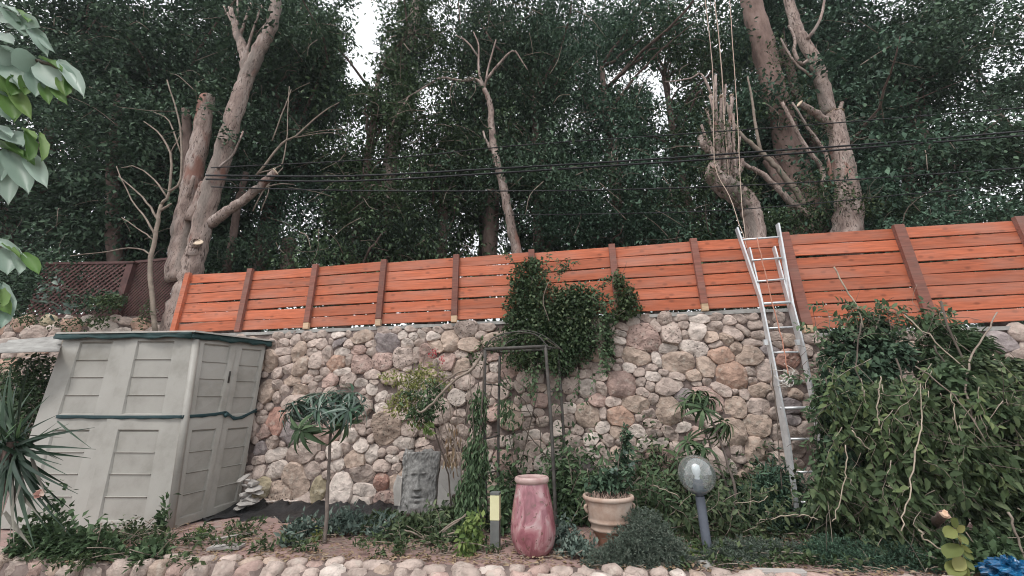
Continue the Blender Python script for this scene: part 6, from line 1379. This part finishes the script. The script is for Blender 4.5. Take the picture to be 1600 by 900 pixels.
heap('fine narrow leaved branch lying across the top right of the heap',[(1480,520),(1540,560),(1600,600)],[(1490,540,4.55,60,30,1500),(1460,570,4.5,40,30,700),(1560,590,4.5,60,26,900),(1450,510,4.55,24,12,120)],'mid',.10,.22,40,(.9,-.1,-.5),40,.4,Yst=4.55)
heap('lower middle branch of the heap hanging to the ground',[(1360,700),(1380,790),(1400,850)],[(1350,780,4.1,70,50,2200),(1430,800,3.95,56,44,1500),(1310,800,4.2,42,40,1100),(1390,840,3.85,60,30,1000)],'cut',.085,.45,90,(-.1,-.4,-.8),40,Yst=4.1)
heap('lower right branch of the heap with leaves above the blue bag',[(1600,700),(1570,780),(1540,830)],[(1560,750,3.95,56,44,1500),(1510,770,3.95,40,40,700),(1600,790,3.9,40,40,700),(1570,835,3.85,50,26,700),(1510,850,3.8,40,20,300)],'cut',.09,.5,80,(0,-.4,-.7),20,Yst=4.0)
heap('light green leafy sprig lit brighter at the upper right of the heap',[(1460,540),(1480,580),(1490,610)],[(1480,590,4.1,30,26,260),(1520,630,4.0,30,22,220),(1560,650,3.95,30,22,200),(1390,620,4.05,26,16,130)],'mid',.09,.5,80,(0,-.4,-.4),8,Yst=4.2)
for lb,sp,mk,L_ in [('loose pale green sprays hanging at the front of the branch heap',[(1360,640,4.0,70,60,260),(1430,700,3.9,70,70,360),(1510,720,3.85,60,60,320),(1560,640,3.95,50,60,260),(1330,770,3.9,60,40,260),(1420,800,3.75,60,36,220)],'olive',.09),
 ('drooping dark sprays that break the left outline of the heap',[(1288,640,4.5,14,60,130),(1290,740,4.4,18,50,160),(1300,540,4.6,26,30,120),(1345,500,4.6,40,18,130),(1440,500,4.5,40,20,110),(1282,690,4.5,12,40,60)],'mid',.075)]:
    t=thing('cut_branch',lb,'branch',at(sp[0][0],sp[0][1]+60,sp[0][2]),GH)
    if mk=='olive':
        shoots(t,rpaths([(1310,1590,600,800,-80,24,50,110,64)]),3.85,'olive',.085,9,.5,m_peel0,jit=.12); shoots(t,rpaths([(1300,1590,560,760,-70,30,50,110,40)]),3.95,'bright2',.08,8,.5,m_peel0,jit=.12,nm='pale_shoots')
    else:
        shoots(t,rpaths([(1275,1330,540,760,-120,30,30,70,26),(1290,1480,500,540,80,45,25,60,26),(1480,1560,560,590,40,50,25,45,9)]),4.45,'mid',.075,8,.5,m_twig,jit=.08)
    foliage_on(t,sp,mk,L_,.45,LT4,80,axis=(0,-.3,-1.),spread=.7); twigs(t,sp,70,.0035,m_twigd,ln=.5,up=-.6); twigs(t,sp,26,.003,m_peel0,name='pale_twigs',ln=.4,up=-.5)
GS='bare sticks poking out of the branch heap'
m_peel=noisy('peeled_stick',[(.22,.18,.14),(.42,.35,.27)],scale=10,rough=.8,bump=.2)
for lb,pts,Y,r,mt in [
 ('short leaning peeled stick against the fence, leftmost of the bare sticks',[(1303,417),(1322,450),(1338,480),(1349,512)],[4.75,4.6],[2.2,2.6],m_peel),
 ('forked bare stick standing up before the lower fence boards',[(1366,520),(1375,490),(1384,470)],[4.6],[2.2,1.4],m_twig),
 ('thin upright stick right of the forked bare stick',[(1384,472),(1389,490),(1392,515)],[4.6],[1.6,1.4],m_twig),
 ('long pale stick slanting down right from the fence into the heap',[(1413,492),(1440,515),(1490,560),(1545,610),(1570,640)],[4.5,4.2],[2.4,1.8,1.4],m_peel),
 ('dark crooked stick leaning left from the fence near the frame edge',[(1558,488),(1540,520),(1520,555),(1508,600),(1520,650),(1545,700)],[4.5,4.1],[2.0,2.8,3.4],m_twig),
 ('brown stick running from the middle of the heap down right',[(1430,572),(1470,600),(1510,640),(1540,690)],[4.15,4.0],[2.,1.5],m_twig),
 ('vertical pale stick with a kink left of the heap centre',[(1376,588),(1372,610),(1371,645),(1374,665)],[4.0],[1.8],m_peel),
 ('long thin pale stick curving down the middle of the heap',[(1438,600),(1439,650),(1436,690),(1424,750),(1412,800),(1408,830)],[3.95,3.7],[1.4,2.2,1.8],m_peel),
 ('thin pale curved stick low on the left flank of the heap',[(1321,695),(1322,730),(1318,760),(1308,800),(1300,815)],[4.0],[1.8,1.5],m_peel),
 ('short pale stick slanting on the left of the heap',[(1331,672),(1345,688),(1360,703)],[4.0],[2,1.6],m_peel),
 ('short vertical stick in the upper right of the heap',[(1486,615),(1490,640),(1496,675)],[4.0],[1.5],m_peel),
 ('grey stick slanting to the lower right corner behind the bag',[(1575,800),(1590,840),(1602,880)],[3.8],[3.5,3],m_twig),
 ('pale broken stick low in the heap pointing at the cut stub',[(1435,828),(1450,845),(1480,866)],[3.65],[3,2.],m_peel),
 ('curved pale stick on the ground behind the globe lamp',[(1205,812),(1235,804),(1262,806),(1278,812)],[4.1],[1.4,1.8],m_peel),
 ('pale twig arching over the cut branches behind the globe lamp',[(1150,786),(1185,784),(1200,775)],[4.4],[1.4],m_peel),
 ('pale stick lying above the terracotta pot on the cut branches',[(1020,758),(1045,768),(1062,778)],[4.5],[1.8],m_peel)]:
    line_thing('stick',lb,'stick',pts,([q-(.32 if q<4.3 else .12) for q in Y]+[Y[0]-(.32 if Y[0]<4.3 else .12)] if len(Y)==1 else [q-(.32 if q<4.3 else .12) for q in Y]),[q*.5 for q in r],mt,GS,wob=.006)
tb2=thing('cut_stub','thick sawn branch stub with a pale orange cut end low in the heap','branch',at(1470,800,3.75)); mb=MB(); a=at(1455,830,3.9); b=at(1477,803,3.40); mb.tube(smoothpath([a,lerp(a,b,.5)+[0,0,.01],b],3,.004),[.030]*6+[.026],10,.12); mb.o('stub',m_bark_dark,tb2,True); V,F=tube([b-nrm(b-a)*.004,b+nrm(b-a)*.012],[.027,.019],9,.2); obj('cut_face',mesh('cut_face',V-np.array(tb2.location),F),noisy('fresh_cut',[(.5,.28,.17),(.72,.55,.42)],scale=14,rough=.8,bump=.4),tb2)
# yellow sprig and blue bag in the corner
sy=thing('seedling','yellow green leafy seedling in front of the heap at the bottom right','plant',at(1505,905,3.0)); 
mb=MB(); S_=[at(1505,900,3.0),at(1503,870,3.0),at(1498,840,3.0),at(1490,822,3.0)]; mb.tube(smoothpath(S_,3),.005,5); mb.o('stem',m_twigd,sy,True)
LM['yel2']=LM['yellow']; ms=[broadmesh('yellow')]
for (x0,y0,x1,y1) in [(1492,825,1478,838),(1498,834,1514,852),(1500,850,1474,868),(1500,850,1520,866),(1503,860,1524,876),(1504,868,1495,893),(1504,872,1526,893),(1490,824,1492,808),(1496,832,1506,820),(1505,880,1480,895),(1506,882,1512,904),(1502,850,1494,840)]:
    a=at(x0,y0,3.0);b=at(x1,y1,2.93); put_leaf(ms[0],a,b-a,-nrm(ray(x0,y0))+rng.normal(0,.45,3)+[0,0,.3],np.linalg.norm(b-a)*.85,sy,np.array(sy.location),wf=.8)
def bag():
    m,nt,N,L,bs=newmat('blue_plastic'); bs.inputs['Base Color'].default_value=(.012,.16,.36,1); bs.inputs['Roughness'].default_value=.22; n=nd(N,'ShaderNodeTexNoise',Scale=9,Detail=4,Distortion=1.); r=ramp(N,[(.35,(.004,.035,.09)),(.62,(.010,.10,.23)),(.74,(.12,.30,.42))]); L.new(n.outputs[0],r.inputs[0]); L.new(r.outputs[0],bs.inputs['Base Color'])
    c=at(1583,894,3.35); nu,nv=44,24; V=[]
    for j in range(nv):
        th=-math.pi/2+math.pi*(j+.5)/nv
        for i in range(nu):
            ph=2*math.pi*i/nu; rr=1+.16*math.sin(ph*5+th*7)+.12*math.sin(ph*11-th*9)+.08*abs(math.sin(ph*7+th*15))+rng.normal(0,.03)
            V.append((.165*rr*math.cos(th)*math.cos(ph),.13*rr*math.cos(th)*math.sin(ph),.085*rr*math.sin(th)+.03*math.cos(ph+2.4)))
    F=[(j*nu+i,j*nu+(i+1)%nu,(j+1)*nu+(i+1)%nu,(j+1)*nu+i) for j in range(nv-1) for i in range(nu)]+[tuple(range(nu))[::-1],tuple((nv-1)*nu+i for i in range(nu))]
    o=obj('plastic_bag',mesh('plastic_bag',V,F),m,loc=c+[0,0,-.02]); tag(o,'crumpled shiny blue plastic bag in the bottom right corner','bag')
bag()
cover('shadowy weeds on the ground under the blue bag',[(1560,888,60,.3,.2,900),(1470,886,50,.25,.16,600),(1590,872,40,.3,.3,500)],'mid',.07,nt_=14)
# thin haze volume added to lift dark tones: far crowns fade a little
hz_=MB(); hz_.box((0,40.,10.25),(190,206,23.5)); m,nt,N,L,b=newmat('air_haze'); N.remove(b); pv=nd(N,'ShaderNodeVolumePrincipled'); pv.inputs['Color'].default_value=(.9,.94,1,1); pv.inputs['Density'].default_value=.0009; L.new(pv.outputs[0],N['Material Output'].inputs['Volume'])
o=hz_.o('haze',m); o['kind']='stuff'; o['label']='thin pale haze in the air of the garden and grove'; o['category']='haze'
pb_=ground(1112,880); V,F=blob(.13,.1,.05,4,8); o=obj('concrete_footing',mesh('concrete_footing',V,F,True),m_concrete,loc=(pb_[0],pb_[1]-.05,-.012)); tag(o,'rough concrete lump at the foot of the globe lamp post','footing')
